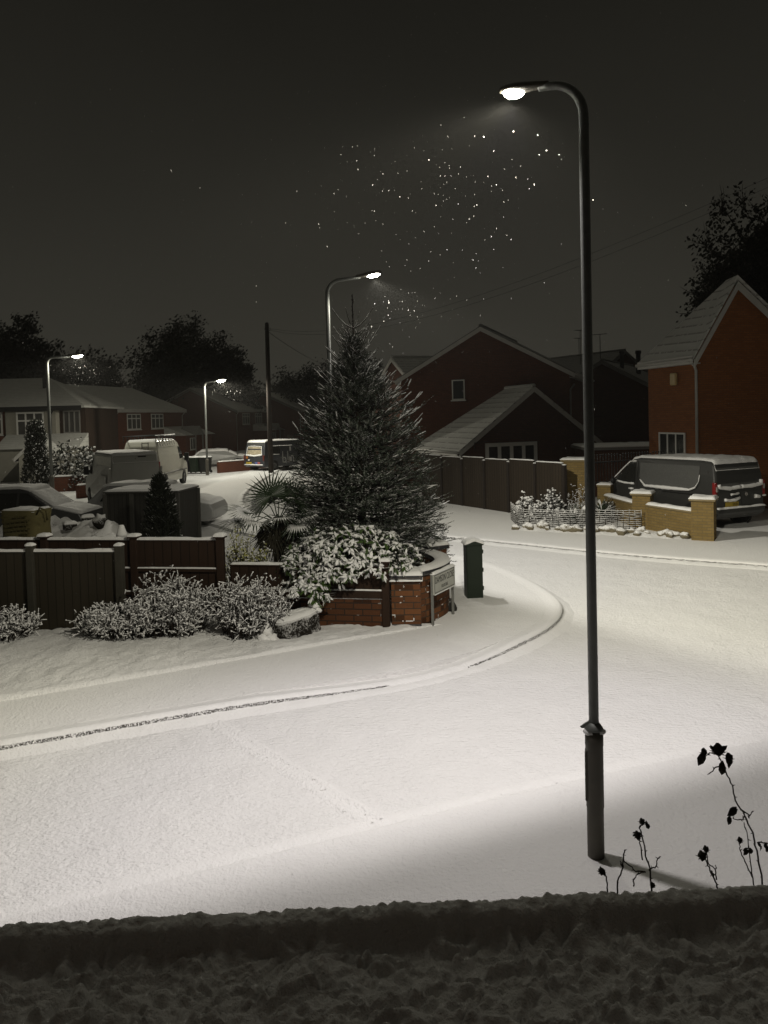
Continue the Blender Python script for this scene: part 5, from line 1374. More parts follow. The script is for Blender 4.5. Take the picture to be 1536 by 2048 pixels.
# ------------------------------------------------------------------ house behind the dark fence
HL = Vector((.35, 36.2, 0))
t = gable_house('dark red brick house with a broad gable, behind the long dark fence', (.9, 37.4, 0), R(-20), 8.0, 9.0, 5.30, 7.50, HB_X, ROOF3, over=.25)
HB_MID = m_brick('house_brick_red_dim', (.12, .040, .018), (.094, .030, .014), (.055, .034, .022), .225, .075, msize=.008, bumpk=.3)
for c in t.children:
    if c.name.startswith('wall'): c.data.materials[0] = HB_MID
win(t, 'window', (2.55, -.001, 4.20), (1, 0, 0), .62, .95, 1)
pipe(t, [(8.2, .1, 4.75), (8.04, -.06, 4.5), (8.04, -.06, 0)], TRIMD)
# its garage with a snowy tiled roof
t = gable_house('low brick garage with a snowy tiled roof and white window frames, behind the dark fence', (3.35, 32.4, 0), R(19), 6.6, 4.6, 2.1, 4.55, HB_X, ROOF1, over=.30, name='brick_garage', front_over=.22)
t['category'] = 'garage'
wf = win(t, 'window', (1.0, -.001, 1.05), (1, 0, 0), 2.5, 1.20, 4, frame=WHITE, fw=.16)
sc = MB(); sc.tube([(.35, -.28, 2.30), (1.05, -.28, 2.34)], .012, 5); sc.tube([(.38, -.28, 2.3), (.38, -.28, 2.0)], .012, 5); sc.build('lamp_bracket', BLACK, t)

# roof of a house further behind on the left of it
t = gable_house('house whose snowy tiled roof shows between the spruce and the broad gable', (-.6, 50.0, 0), R(-70), 7.5, 8, 5.0, 6.95, HB_X, ROOF1, over=.3)
# dark houses between lamp post and right house
t = gable_house('dim house with two roof aerials, in the gap left of the steep right gable', (13.2, 52.0, 0), R(28), 8.5, 12, 4.9, 7.6, HB_X, ROOF3, trim=TRIMD, over=.25)
def aerial(parent, x, y, z0, h, flat=True):
    m_ = MB(); m_.tube([(x, y, z0), (x, y, z0 + h)], .022, 5)
    m_.tube([(x - .45, y, z0 + h - .02), (x + .45, y, z0 + h - .02)], .016, 4)
    for k in range(6): m_.tube([(x - .42 + .16 * k, y - .22, z0 + h - .02), (x - .42 + .16 * k, y + .22, z0 + h - .02)], .010, 4)
    return m_.build('aerial', DARK, parent)
aerial(t, 3.0, 3.0, 6.8, 2.6); aerial(t, 5.6, 6.0, 6.6, 2.6)
t = gable_house('dim low house with a chimney pot, just right of the tall lamp post', (10.2, 49.0, 0), R(-30), 7.5, 13, 4.4, 6.5, HB_X, ROOF3, trim=TRIMD, over=.25)
for (x, y, z, r_, h) in ((4.6, 1.5, 6.1, .13, 1.1), (5.2, 3.4, 5.8, .15, 1.5)):
    m_ = MB(); m_.lathe([(r_, 0), (r_, h * .85), (r_ * 1.3, h * .88), (r_ * 1.2, h)], 10, 0, (x, y, z)); m_.build('flue', DARK, t)
aerial(t, 3.4, 1.0, 6.3, 2.0)
t = thing('shed_roof', 'low flat roofed outbuilding under snow behind the railings, left of the right house', 'outbuilding', (8.1, 30.5, 0), R(-4))
b = MB(); b.box(0, 3.6, 0, 3.0, 0, 1.95); b.build('wall', HB_X, t); b = MB(); b.box(-.15, 3.75, -.15, 3.15, 1.952, 2.06); ro = b.build('roof', TRIMD, t)
s = MB(); s.pad(-.15, 3.75, -.15, 3.15, 2.06, .06, res=.12); s.build('snow', SNOW, ro)

# ------------------------------------------------------------------ row of houses on the left of the close: front faces +y side turned to the road
def row_house(label, corner, a, wdt, half, eave=4.7, ridge=6.75, brick=HB_D, wins=((2.0, 2.2), (6.0, 2.2)), porch=None, hip=1.2):
    """corner = near end of the front wall on the ground; a = direction of the front wall going away; the front faces right of a"""
    t = thing('brick_house', label, 'house', (corner[0], corner[1], 0), math.atan2(a[1], a[0]) , 'houses along the far side of the close')
    # local: x along the front (away), y to the left (back)
    D = half * 2; b = MB(); b.prism([(0, 0), (D, 0), (D, eave), (half, ridge), (0, eave)], Vector((wdt, 0, 0)), (0, 0, 0), Vector((0, 1, 0))); b.build('wall', brick, t)
    r = MB(); ov = .35; sl = (ridge - eave) / half
    for (y0, y1, z0, z1) in ((-ov, half, eave - sl * ov, ridge), (D + ov, half, eave - sl * ov, ridge)):
        r.add([(-.25, y0, z0 + .03), (wdt + .25, y0, z0 + .03), (wdt + .25 - hip, y1, z1 + .03), (-.25, y1, z1 + .03), (-.25, y0, z0 + .15), (wdt + .25, y0, z0 + .15), (wdt + .25 - hip, y1, z1 + .15), (-.25, y1, z1 + .15)],
              [(0, 1, 2, 3), (4, 5, 6, 7), (0, 4, 5, 1), (1, 5, 6, 2), (3, 7, 4, 0), (2, 6, 7, 3)])
    ro = r.build('roof', ROOF2, t)
    f = MB(); f.box(-.2, wdt + .2, -ov - .03, -ov, eave - sl * ov - .14, eave - sl * ov + .12); f.box(-.2, wdt + .2, -ov, -.001, eave - sl * ov - .14, eave - sl * ov - .12); f.build('fascia', TRIM, t)
    for x in (.15, wdt - .15): pipe(t, [(x, -ov - .03, eave - .25), (x, -.07, eave - .6), (x, -.07, 0)])
    m_ = MB()
    for (pa, pb) in (((-ov, eave - sl * ov), (half, ridge)), ((D + ov, eave - sl * ov), (half, ridge))):
        A = Vector((-.28, pa[0], pa[1] - .12)); B = Vector((-.28, pb[0], pb[1] - .12)); m_.beam(A, B, .04, .24)
    m_.build('barge_board', TRIMD, t)
    for (x, w) in wins: win(t, 'window', (x, -.001, eave - 1.75), (1, 0, 0), w, 1.35, 3, .30, glass=CURTAIN, fw=.09)
    al = MB(); al.lathe([(.16, 0), (.16, .08)], 10); al.v = [(v[0] + wins[1][0] + 1.2, -.04 - v[2], v[1] + eave - 2.45) for v in al.v]; al.build('alarm_box', TRIM, t)
    if porch:
        x0, w, d, z = porch
        p = MB(); p.box(x0, x0 + w, -d, -.001, 0, z); p.build('porch_wall', brick, t)
        p = MB(); p.prism([(-d - .3, z), (0, z), (0, z + d * .42)], Vector((w + .6, 0, 0)), (x0 - .3, 0, 0), Vector((0, 1, 0)));
        pr = p.build('porch_roof', ROOF2, t)
        g_ = MB(); g_.prism([(0, z), (1.9, z), (.95, z + .85)], Vector((0, d * .9, 0)), (x0 + w * .2, -d - .45, 0)); g_.build('porch_gable', TRIMD, pr)
        p = MB()
        for k in (.2, 1.7): p.box(x0 + w * .2 + k - .05, x0 + w * .2 + k + .05, -d - .4, -d - .3, 0, z)
        p.build('porch_post', TRIMD, t)
        win(t, 'window', (x0 + .8, -d - .001, .9), (1, 0, 0), 1.0, 1.1, 2, glass=CURTAIN)
    return t
AD = (.21, .98)
row_house('brick house with two white upstairs windows, behind the white and cream vans', (-21.9, 62.5), AD, 12.0, 4.7, porch=(8.6, 5.5, 2.0, 2.25))
row_house('brick house rising behind the most distant street lamp', (-16.9, 88), AD, 11.5, 5.4, eave=4.75, ridge=7.3, porch=(5.5, 5.0, 2.0, 2.2))
row_house('furthest brick house, its roof half hidden by the spruce', (-10.6, 97), (.35, .93), 11.0, 5.0, eave=4.7, ridge=6.9, wins=((1.5, 2.0), (5.0, 2.0)))

# nearest left house: brick, cream rendered bay and dark timber part under one roof
t = thing('brick_house', 'house at the left edge with a cream rendered bay beside its brick wall', 'house', (-29.0, 50.3, 0), R(4), 'houses along the far side of the close')
b = MB(); b.box(0, 4.35, 0, 8, 0, 4.7); b.build('wall', HB_D, t)
b = MB(); b.box(4.352, 7.55, -.45, 8, 0, 4.55); b.build('rendered_bay', RENDER, t)
b = MB(); b.box(7.552, 9.25, .25, 8, 0, 4.65); b.build('timber_wall', TIMBER, t)
r = MB(); r.add([(-.3, -.75, 4.74), (9.5, -.75, 4.74), (5.6, 4.2, 6.88), (-.3, 4.2, 6.88), (9.5, 9, 4.74), (-.3, 9, 4.74), (-.3, -.75, 4.62), (9.5, -.75, 4.62), (9.5, 9, 4.62), (-.3, 9, 4.62)], [(0, 1, 2, 3), (1, 4, 2), (3, 2, 4, 5), (6, 9, 8, 7), (0, 6, 7, 1), (1, 7, 8, 4), (4, 8, 9, 5), (0, 3, 5, 9, 6)]); ro = r.build('roof', ROOF2, t)
f = MB(); f.box(-.3, 4.0, -.79, -.752, 4.45, 4.76); f.build('fascia', TRIM, t)
f = MB(); f.box(4.0, 9.3, -.79, -.752, 4.45, 4.76); f.build('dark_fascia', BLACK, t)
v_ = MB(); v_.lathe([(.16, 0), (.12, .5), (.12, 1.2), (.15, 1.22)], 10, 0, (5.9, 2.4, 5.6)); v_.build('flue', DARK, ro)
win(t, 'window', (1.8, -.001, 2.95), (1, 0, 0), 2.2, 1.5, 3, .30, glass=CURTAIN, fw=.11)
win(t, 'window', (5.05, -.451, 2.75), (1, 0, 0), 1.75, 1.65, 3, .34, glass=CURTAIN, fw=.10)
win(t, 'window', (7.8, .249, 2.95), (1, 0, 0), 1.1, 1.5, 3, frame=TRIMD, glass=CURTAIN, fw=.08)
win(t, 'window', (1.9, -.001, .75), (1, 0, 0), 2.3, 1.35, 3, .3, glass=CURTAIN, fw=.11)
pipe(t, [(7.5, -.80, 4.45), (7.25, -.50, 4.2), (7.25, -.50, 0)], BLACK, .05)
p = MB(); p.prism([(-2.6, 2.05), (-.46, 2.05), (-.46, 2.95)], Vector((5.2, 0, 0)), (4.4, 0, 0), Vector((0, 1, 0))); p.build('lean_to_roof', ROOF2, t)
p = MB(); p.box(4.5, 9.5, -2.3, -.46, 0, 2.04); p.build('lean_to_wall', RENDER, t)
t = gable_house('small white gabled porch in front of the cream rendered house', (-21.6, 45.4, 0), R(14), 2.1, 2.6, 1.75, 2.75, RENDER, ROOF2, over=.25, name='porch')
t['category'] = 'porch'
win(t, 'window', (.55, -.001, .8), (1, 0, 0), 1.0, 1.3, 1, frame=TRIMD, glass=CURTAIN)
# ================================================================== right hand side: dark fence, yellow brick walls, railings, edging
random.seed(91)
YBRK = m_brick('yellow_brick', (.24, .165, .058), (.185, .125, .042), (.14, .11, .06), .225, .075, msize=.008, bumpk=.4)
FENCE_D = m_boards('dark_close_boards', (.044, .033, .022), (.026, .019, .013), .13, dark=.05)
FPOST = m_plain('dark_fence_post', (.022, .016, .011), (.014, .010, .008), 8, .9)
FA, FB = Vector((1.55, 31.1, 0)), Vector((5.62, 24.0, 0))
d = FB - FA; n_p = 6; PL = d.length / n_p
for k in range(n_p):
    pass
t = thing('board_fence', 'long dark close boarded fence in front of the red brick house', 'fence', FA, math.atan2(d.y, d.x))
for k in range(n_p):
    dz = .05 * (k % 2) + .02 * k * 0; x0, x1 = k * PL + .05, (k + 1) * PL - .05
    b = MB(); b.box(x0, x1, -.02, .02, .05, 1.93 - dz * .6); pn = b.build('fence_panel', FENCE_D, t)
    b = MB(); b.box(x0, x1, .021, .06, 1.0, 1.08); b.build('rail', FPOST, pn)
    s = MB(); s.pad(x0, x1, -.035, .035, 1.93 - dz * .6, .04, res=.08); s.build('snow', SNOW, pn)
for k in range(n_p + 1):
    b = MB(); b.box(k * PL - .05, k * PL + .05, -.06, .05, 0, 1.84); po = b.build('post', FPOST, t)
    s = MB(); s.pad(k * PL - .05, k * PL + .05, -.06, .05, 1.84, .04, res=.03); s.build('snow', SNOW, po)

def ypier(label, loc, rz, w, h, over=.05, capm=None, group='yellow brick piers along the drive', snow=.07):
    t = thing('brick_pier', label, 'pier', loc, rz, group)
    b = MB(); b.box(-w / 2, w / 2, -w / 2, w / 2, 0, h); b.build('shaft', YBRK, t)
    b = MB(); b.box(-w / 2 - over, w / 2 + over, -w / 2 - over, w / 2 + over, h, h + .06); c = b.build('cap', m_cap, t, bevel=.01)
    s = MB(); s.pad(-w / 2 - over - .01, w / 2 + over + .01, -w / 2 - over - .01, w / 2 + over + .01, h + .059, snow, res=.05); s.build('snow', SNOW, c)
    return t
m_cap = m_plain('cap_stone', (.24, .19, .10), (.18, .14, .08), 9, .85)
RZ = R(-30)
ypier('nearest yellow brick pier at the drive entrance, by the kerb', (8.28, 19.95, .06), RZ, .54, 1.05)
ypier('yellow brick pier in the middle of the drive wall, beside the grey van', (7.42, 22.1, .06), RZ, .50, 1.0)
ypier('tall yellow brick pier joining the end of the dark fence, no wall before it', (6.28, 25.0, .06), R(-28), .86, 1.84, .02, snow=.05)
ypier('smallest yellow brick pier at the inner end of the low drive wall', (7.15, 24.9, .06), RZ, .42, 1.0, .02, snow=.05)
def ywall(label, a, b, h, th=.2):
    a = Vector(a); b = Vector(b); dd = b - a; t = thing('brick_wall', label, 'wall', a, math.atan2(dd.y, dd.x), 'low yellow brick walls along the drive')
    m_ = MB(); m_.box(0, dd.length, -th / 2, th / 2, 0, h); m_.build('wall_face', YBRK, t)
    c = MB(); c.box(0, dd.length, -th / 2 - .03, th / 2 + .03, h, h + .05); co = c.build('coping', m_cap, t)
    s = MB(); s.pad(0, dd.length, -th / 2 - .04, th / 2 + .04, h + .049, .065, res=.07); s.build('snow', SNOW, co)
ywall('low yellow brick wall between the nearest pier and the middle pier', (8.15, 20.2, .06), (7.52, 21.85, .06), .70)
ywall('low yellow brick wall between the middle pier and the smallest pier', (7.35, 22.35, .06), (7.16, 24.7, .06), .68)
# railings and gate
IRON = m_plain('black_iron', (.016, .016, .016), None, 9, .5, .4, dust=.5, lo=.6, hi=1.0)
RA, RB = Vector((6.75, 25.4, .05)), Vector((10.1, 27.0, .05)); d = RB - RA
t = thing('iron_railings', 'black iron railings with ball tops behind the grey van', 'railings', RA, math.atan2(d.y, d.x))
L = d.length
for z in (.15, 1.05, 1.72):
    b = MB(); b.box(0, L, -.02, .02, z, z + .04); b.build('rail', IRON, t)
nb = 30
for k in range(nb + 1):
    x = L * k / nb; b = MB(); hh = 1.90 + (.05 if k % 11 else 0)
    b.tube([(x, 0, .02), (x, 0, hh)], .012, 6); b.blob((x, 0, hh + .03), .032, nu=8, nv=6); b.build('bar', IRON, t)

# wire garden edging, snow on every wire
WIRE = m_plain('edging_wire', (.05, .045, .035), (.03, .028, .022), 20, .8, .2, dust=.95, lo=.25, hi=.8)
def hurdle(label, a, b, h, seed):
    random.seed(seed); a = Vector(a); b = Vector(b); dd = b - a; L = dd.length
    t = thing('garden_edging', label, 'garden edging', a, math.atan2(dd.y, dd.x), 'wire garden edging panels')
    m_ = MB(); s = MB()
    rows = 9
    for k in range(rows):
        z = .06 + (h - .06) * k / (rows - 1); pts = [(L * q / 16, .012 * math.sin(q * 1.7 + k), z + rnd(-.012, .012)) for q in range(17)]
        m_.tube(pts, .010, 5); s.tube([(p[0], p[1], p[2] + .009) for p in pts], [rnd(.002, .009) for _ in pts], 5)
    nv = int(L / .16)
    for k in range(nv + 1): m_.tube([(L * k / nv, 0, 0), (L * k / nv + rnd(-.01, .01), 0, h + rnd(0, .05))], .010, 5)
    m_.build('wires', WIRE, t); s.build('snow', SNOW_BLOWN, t, uv=False)
hurdle('wire edging panel at the left end of the flower bed, running back to the fence', (4.02, 24.6, .08), (3.98, 23.1, .08), .55, 1)
hurdle('wire edging panel before the round shrubs, left part of the row', (3.98, 23.1, .08), (5.55, 22.35, .08), .52, 2)
hurdle('wire edging panel just right of the tall lamp post, ending at the brick pier', (5.55, 22.35, .08), (7.25, 21.75, .08), .55, 3)
# plants of that bed
clump_shrub('bed_shrub', 'white capped bushy plant at the left end of the wire edged bed', (4.35, 23.7, .1), (.42, .35, .85), 110, SHRUBG, .06, 1.1, group=None, snow_r=(.02, .05))
clump_shrub('bed_shrub', 'dark green bushy plant against the fence in the wire edged bed', (5.15, 23.9, .1), (.50, .4, .95), 130, CONIF, .07, .7, group=None, snow_r=(.02, .05))
random.seed(95)
def spiky(label, loc, r, n):
    t = thing('spiky_plant', label, 'plant', loc); m_ = MB(); s = MB()
    for k in range(n):
        a = rnd(0, 6.283); el = rnd(.15, 1.25); dv = Vector((math.cos(a) * math.cos(el), math.sin(a) * math.cos(el), math.sin(el))); l = r * rnd(.75, 1.1)
        sd = dv.cross(Vector((0, 0, 1))).normalized() * .028; p1 = dv * l * .5; p2 = dv * l + Vector((0, 0, -.16 * l))
        m_.add([-sd * .7, sd * .7, p1 + sd, p1 - sd, p2], [(0, 1, 2, 3), (3, 2, 4)]); u = Vector((0, 0, .008))
        s.add([-sd * .5 + u + dv * l * .15, sd * .5 + u + dv * l * .15, p1 + sd * .8 + u, p1 - sd * .8 + u, p2 + u - dv * .05], [(0, 1, 2, 3), (3, 2, 4)])
    m_.build('leaves', PALMG, t, uv=False); s.build('snow', SNOW, t, uv=False)
spiky('spiky leaved plant in the wire edged bed left of the tall lamp post', (5.65, 23.0, .12), .85, 60)
spiky('spiky leaved plant half hidden behind the tall lamp post', (6.55, 23.2, .35), .75, 50)
t = thing('garden_ball', 'round ornament capped with snow among the spiky leaves of the bed', 'ornament', (6.02, 22.75, .1))
b = MB(); b.lathe([(.10, 0), (.14, .1), (.08, .22)], 14); b.build('stand', m_plain('grey_stone', (.12, .115, .10), (.08, .075, .07)), t)
b = MB(); b.blob((0, 0, .42), .22, rough=.03, nu=18, nv=12); b.build('ball', m_plain('mossy_ball', (.07, .07, .05), (.04, .04, .03), 9, .8, dust=.95, lo=.25, hi=.5), t)
twig_shrub('thin upright winter stems against the tall yellow pier', (5.95, 23.9, .1), (.35, .25, 1.15), 40, seed=97, group=None)
clump_shrub('dark_shrub', 'small black leaved bush against the smallest yellow pier', (6.95, 23.9, .1), (.28, .28, .75), 90, CONIF, .06, .3)
# snow covered edging stones, each its own
STONE = m_plain('edging_stone', (.20, .17, .11), (.11, .095, .065), 9, .9, .2, .4, 30, dust=1.0, lo=.35, hi=.70)
random.seed(99)
A_ = Vector((3.85, 22.55, .09)); B_ = Vector((7.95, 20.15, .09)); k = 0
for i in range(30):
    f = (i + rnd(-.3, .3)) / 29; p = A_.lerp(B_, max(0, min(1, f))); p += Vector((rnd(-.10, .14), rnd(-.12, .25), 0)); r_ = rnd(.09, .18)
    b = MB(); b.blob((0, 0, r_ * .45), (r_ * rnd(.9, 1.4), r_ * rnd(.8, 1.1), r_ * rnd(.65, 1.0)), rough=.6, nu=11, nv=8, seed=i)
    o = b.build('edging_stone', STONE, None, p, rnd(0, 3)); tag(o, 'rounded stone under snow along the foot of the wire edging and yellow wall', 'stone', 'snow covered edging stones')
bk = MB(); nx_, ny_ = 60, 8
for j in range(ny_ + 1):
    for i in range(nx_ + 1):
        p = A_.lerp(B_, i / nx_); v = j / ny_; q = p + Vector((.25, .43, 0)) * ((v - .35) * 1.5)
        e = math.sin(math.pi * v) * min(1, i / 3, (nx_ - i) / 3); bk.v.append((q.x, q.y, .085 + e * (.075 + .07 * noise.noise(q * 3.1) + .05 * noise.noise(q * 8))))
for j in range(ny_):
    for i in range(nx_): a = j * (nx_ + 1) + i; bk.f.append((a, a + 1, a + nx_ + 2, a + nx_ + 1)); bk.m.append(0); bk.sm.append(True)
struct(bk.build('flower_bed', SNOW_ROUGH))

# ================================================================== things in the corner garden
random.seed(101)
SHED = m_boards('grey_shed_boards', (.045, .043, .037), (.03, .028, .025), .12)
t = thing('garden_shed', 'flat topped grey garden shed between the parked vans and the brown fence', 'shed', (-7.50, 20.5, 0), R(-7))
b = MB(); b.box(.02, 2.0, .02, 1.5, 0, 1.64); b.build('wall', SHED, t)
for (x, y) in ((0, 0), (2.02, 0), (.75, -.005), (0, 1.5), (2.02, 1.5)):
    b = MB(); b.box(x - .05, x + .05, y - .03, y + .05, 0, 1.625); b.build('corner_post', m_plain('shed_post', (.075, .072, .062), (.05, .048, .042), 9, .9), t)
b = MB(); b.box(-.03, 2.05, -.03, 1.53, 1.642, 1.69); ro = b.build('roof', m_plain('shed_roof_felt', (.06, .058, .05)), t)
s = MB(); s.pad(-.03, 2.05, -.03, 1.53, 1.689, .05, res=.09); s.build('snow', SNOW, ro)
YBAG = m_plain('yellow_bag_cloth', (.15, .127, .052), (.11, .095, .04), 6, .85, .2, .5, 25)
t = thing('bulk_bag', 'yellow bulk bag of building sand with faded printing, behind the fence at the left edge', 'bulk bag', (-7.45, 15.9, .42), R(-12))
b = MB(); vs = []; nn_ = 8
for j in range(9):
    z = 1.68 * j / 8 * .62 + .64
    for i in range(32):
        a = 6.2832 * i / 32; c, s_ = math.cos(a), math.sin(a); k = (abs(c) ** 5 + abs(s_) ** 5) ** -.2
        r_ = .43 * (1 + .05 * math.sin(j * .8) + .05 * noise.noise(Vector((c * 3, s_ * 3, z * 3)))); vs.append((c * k * r_, s_ * k * r_ * .8, z - .62))
b.add(vs, [(j * 32 + i, j * 32 + (i + 1) % 32, (j + 1) * 32 + (i + 1) % 32, (j + 1) * 32 + i) for j in range(8) for i in range(32)] + [tuple(8 * 32 + i for i in range(32))], 0, True)
b.v = [(x, y, z * 1.28) for x, y, z in b.v]; bag = b.build('bag', YBAG, t)
PR = m_plain('faded_print', (.10, .085, .03), (.07, .06, .02), 14, .9)
pm = MB()
for k in range(6):
    z0 = 1.22 - k * .085; x = -.30 + .02 * k
    while x < .34:
        w = rnd(.05, .16)
        if random.random() < .85:
            q = []
            for (xx, zz) in ((x, z0), (min(.36, x + w), z0), (min(.36, x + w), z0 + .035), (x, z0 + .035)): q.append((xx, -.392 - .02 * math.cos(xx * 3), zz + .10 * xx * xx - .02 * xx + .02 * math.sin(xx * 6)))
            pm.add(q, [(0, 1, 2, 3)])
        x += w + .02
pm.build('printing', PR, bag, uv=False)
s = MB(); s.pad(-.39, .39, -.31, .31, 1.33, .06, res=.06); s.build('snow', SNOW, t)
lp = MB(); lp.tube([(.42, -.25, 1.28), (.52, -.28, 1.42), (.62, -.22, 1.36), (.55, -.1, 1.15)], .02, 6); lp.build('lifting_loop', YBAG, t)
# heaps
GREYSNOW = m_plain('rubble_under_snow', (.10, .09, .075), (.05, .045, .038), 7, .9, .2, .8, 25, dust=.9, lo=.30, hi=.75)
def heap(name, label, cat, c, rx, ry, h, seed, snow=.06, mat=None, n=36):
    t = thing(name, label, cat, c); b = MB(); s = MB()
    for tgt, add, lim in ((b, 0, 1), (s, snow, .97)):
        vs = []
        for j in range(13):
            for i in range(n):
                f = j / 12; a = 6.2832 * i / n; d_ = Vector((math.cos(a), math.sin(a), 0)); rr = (1 - f) * lim
                q = Vector((d_.x * rx * rr, d_.y * ry * rr, 0)); k = noise.noise(q * 2.3 + Vector((seed, 0, 0))) * .5 + noise.noise(q * 6 + Vector((0, seed, 0))) * .28
                z = h * (1 - rr ** 2.2) * (1 + .5 * k)
                if add: z = z + add * (.35 + 1.3 * max(0, noise.noise(q * 3.5 + Vector((7, seed, 0))) + .25)) * min(1, (1 - rr) * 5) - .012 - .10 * max(0, noise.noise(q * 4 + Vector((seed, 9, 0))))
                vs.append((q.x, q.y, max(z, -.02)))
        tgt.add(vs, [(j * n + i, j * n + (i + 1) % n, (j + 1) * n + (i + 1) % n, (j + 1) * n + i) for j in range(12) for i in range(n)], 0, True)
    b.build('pile', mat or GREYSNOW, t); s.build('snow', SNOW_BLOWN, t); return t
heap('tarpaulin_heap', 'low grey sheeted heap under snow right behind the brown fence', 'heap', (-5.65, 15.4, .60), 1.05, .7, .60, 3)
heap('rubble_heap', 'lumpy rubble heap with dark stones showing through snow, between the yellow bag and the shed', 'heap', (-6.55, 17.3, .35), 1.2, .8, .92, 8)
heap('soil_bank', 'long snowy bank of spoil in front of the long dark car', 'heap', (-8.4, 18.6, 0), 2.4, .9, 1.15, 13)
t = thing('log_pile', 'dark stacked blocks capped with snow on the spoil bank below the long dark car', 'pile of blocks', (-7.25, 18.2, .98))
for k, (x, y, z) in enumerate(((0, 0, 0), (.35, .05, .02), (.16, .03, .17), (-.25, .0, .05), (.62, -.05, -.06))):
    b = MB(); b.box(x - .14, x + .14, y - .12, y + .12, z, z + .15, 0, Matrix.Rotation(k * .2, 4, 'Z')); bo = b.build('block', BARK, t, bevel=.02)
    s = MB(); s.pad(x - .15, x + .15, y - .13, y + .13, z + .149, .06, T=Matrix.Rotation(k * .2, 4, 'Z'), res=.05); s.build('snow', SNOW, bo)
b = MB(); b.blob((0, 0, .12), (.15, .13, .16), rough=.5, nu=12, nv=9); tag(b.build('stone', BARK, None, (-6.35, 17.0, 1.22)), 'dark bare stone sitting on the lumpy rubble heap', 'stone')
t = thing('path_marker', 'small snow covered cone shape on the brown fence post by the dark conifer', 'snow cone', (-4.70, 13.6, 1.50))
b = MB(); b.lathe([(.10, 0), (.09, .05), (.05, .17), (.04, .2)], 12); b.build('cone', SNOW_BLOWN, t)

# ================================================================== far street: bins, low walls, telegraph pole, wires
def bin_(label, loc, col, rz=0):
    t = thing('wheelie_bin', label, 'wheelie bin', loc, rz, 'wheelie bins by the distant lamp')
    m_ = m_plain('bin_plastic', col, tuple(x * .7 for x in col), 6, .5)
    b = MB(); b.add([(-.24, -.26, .08), (.24, -.26, .08), (.24, .26, .08), (-.24, .26, .08), (-.30, -.35, 1.0), (.30, -.35, 1.0), (.30, .32, 1.0), (-.30, .32, 1.0)], [(3, 2, 1, 0), (4, 5, 6, 7), (0, 1, 5, 4), (1, 2, 6, 5), (2, 3, 7, 6), (3, 0, 4, 7)]); b.build('body', m_, t, bevel=.02)
    b = MB(); b.box(-.32, .32, -.38, .34, 1.0, 1.06); l_ = b.build('lid', m_, t, bevel=.02)
    s = MB(); s.pad(-.32, .32, -.38, .34, 1.06, .09, res=.08); s.build('snow', SNOW, l_)
    for x in (-.22, .22):
        w = MB(); w.tube([(x - .03, .28, .1), (x + .03, .28, .1)], .1, 12); w.build('wheel', BLACK, t)
bin_('dark purple wheelie bin, leftmost of three by the distant lamp', (-13.35, 51.5, .05), (.018, .012, .026), R(-25))
bin_('green wheelie bin between the purple and the black one', (-12.65, 51.4, .05), (.014, .026, .014), R(-25))
bin_('black wheelie bin right beside the distant lamp post', (-11.95, 51.3, .05), (.012, .013, .012), R(-25))
def lowwall(label, a, b, h, mat=HB_D):
    a = Vector(a); b = Vector(b); dd = b - a; t = thing('brick_wall', label, 'wall', a, math.atan2(dd.y, dd.x), 'low red brick garden walls down the close')
    m_ = MB(); m_.box(0, dd.length, -.11, .11, 0, h); m_.build('wall_face', mat, t)
    s = MB(); s.pad(0, dd.length, -.13, .13, h - .002, .07, res=.1); s.build('snow', SNOW, t)
lowwall('low brick wall between the distant lamp and the dark van', (-11.2, 51.6, 0), (-8.6, 54.5, 0), .75)
lowwall('low brick wall behind the lamp post at the far left', (-17.6, 40.2, 0), (-13.0, 42.0, 0), .80)
lowwall('short low brick wall in front of the left lamp, beside the white van', (-14.6, 36.4, 0), (-13.4, 38.6, 0), .62)
t = thing('telegraph_pole', 'dark wooden telegraph pole standing in front of the dark van', 'telegraph pole', (-7.25, 49.0, .05))
b = MB(); b.tube([(0, 0, -.05), (0, 0, 5), (.02, 0, 9.5)], [.17, .15, .125], 14); b.build('pole', m_plain('creosoted_pole', (.020, .014, .010), (.012, .009, .007), 6, .9), t)
b = MB(); b.lathe([(.13, 0), (.135, .05), (.06, .14), (.001, .16)], 12, 0, (.02, 0, 9.48)); b.build('cap', BLACK, t)
for k in (0, 2.1, 4.2):
    b = MB(); b.tube([(.02 + .12 * math.cos(k), .12 * math.sin(k), 9.1), (.02 + .22 * math.cos(k), .22 * math.sin(k), 9.1), (.02 + .22 * math.cos(k), .22 * math.sin(k), 9.24)], .018, 6); b.build('bracket', DARK, t)
WIREM = m_plain('phone_wire', (.010, .010, .010), None, 3, .7)
def wire(label, a, b, sag, r=.010, n=40):
    a = Vector(a); b = Vector(b); m_ = MB(); pts = [a.lerp(b, k / n) - Vector((0, 0, sag * 4 * (k / n) * (1 - k / n))) for k in range(n + 1)]
    m_.tube(pts, [r * (1 - .65 * k / n) for k in range(n + 1)], 5); o = m_.build('overhead_wire', WIREM); tag(o, label, 'wire', 'overhead wires'); return o
TOP = Vector((-7.2, 49.0, 9.2))
wire('lower of two long wires from the telegraph pole to the upper right', TOP, atY(1720, 292, 13.0), 1.35, .009)
wire('upper of two long wires from the telegraph pole to the upper right', TOP + Vector((0, .2, .12)), atY(1740, 262, 13.0), 1.30, .009)
wire('short wire dropping from the telegraph pole towards the spruce', TOP - Vector((0, 0, .1)), (-3.4, 66, 7.4), .3, .018)

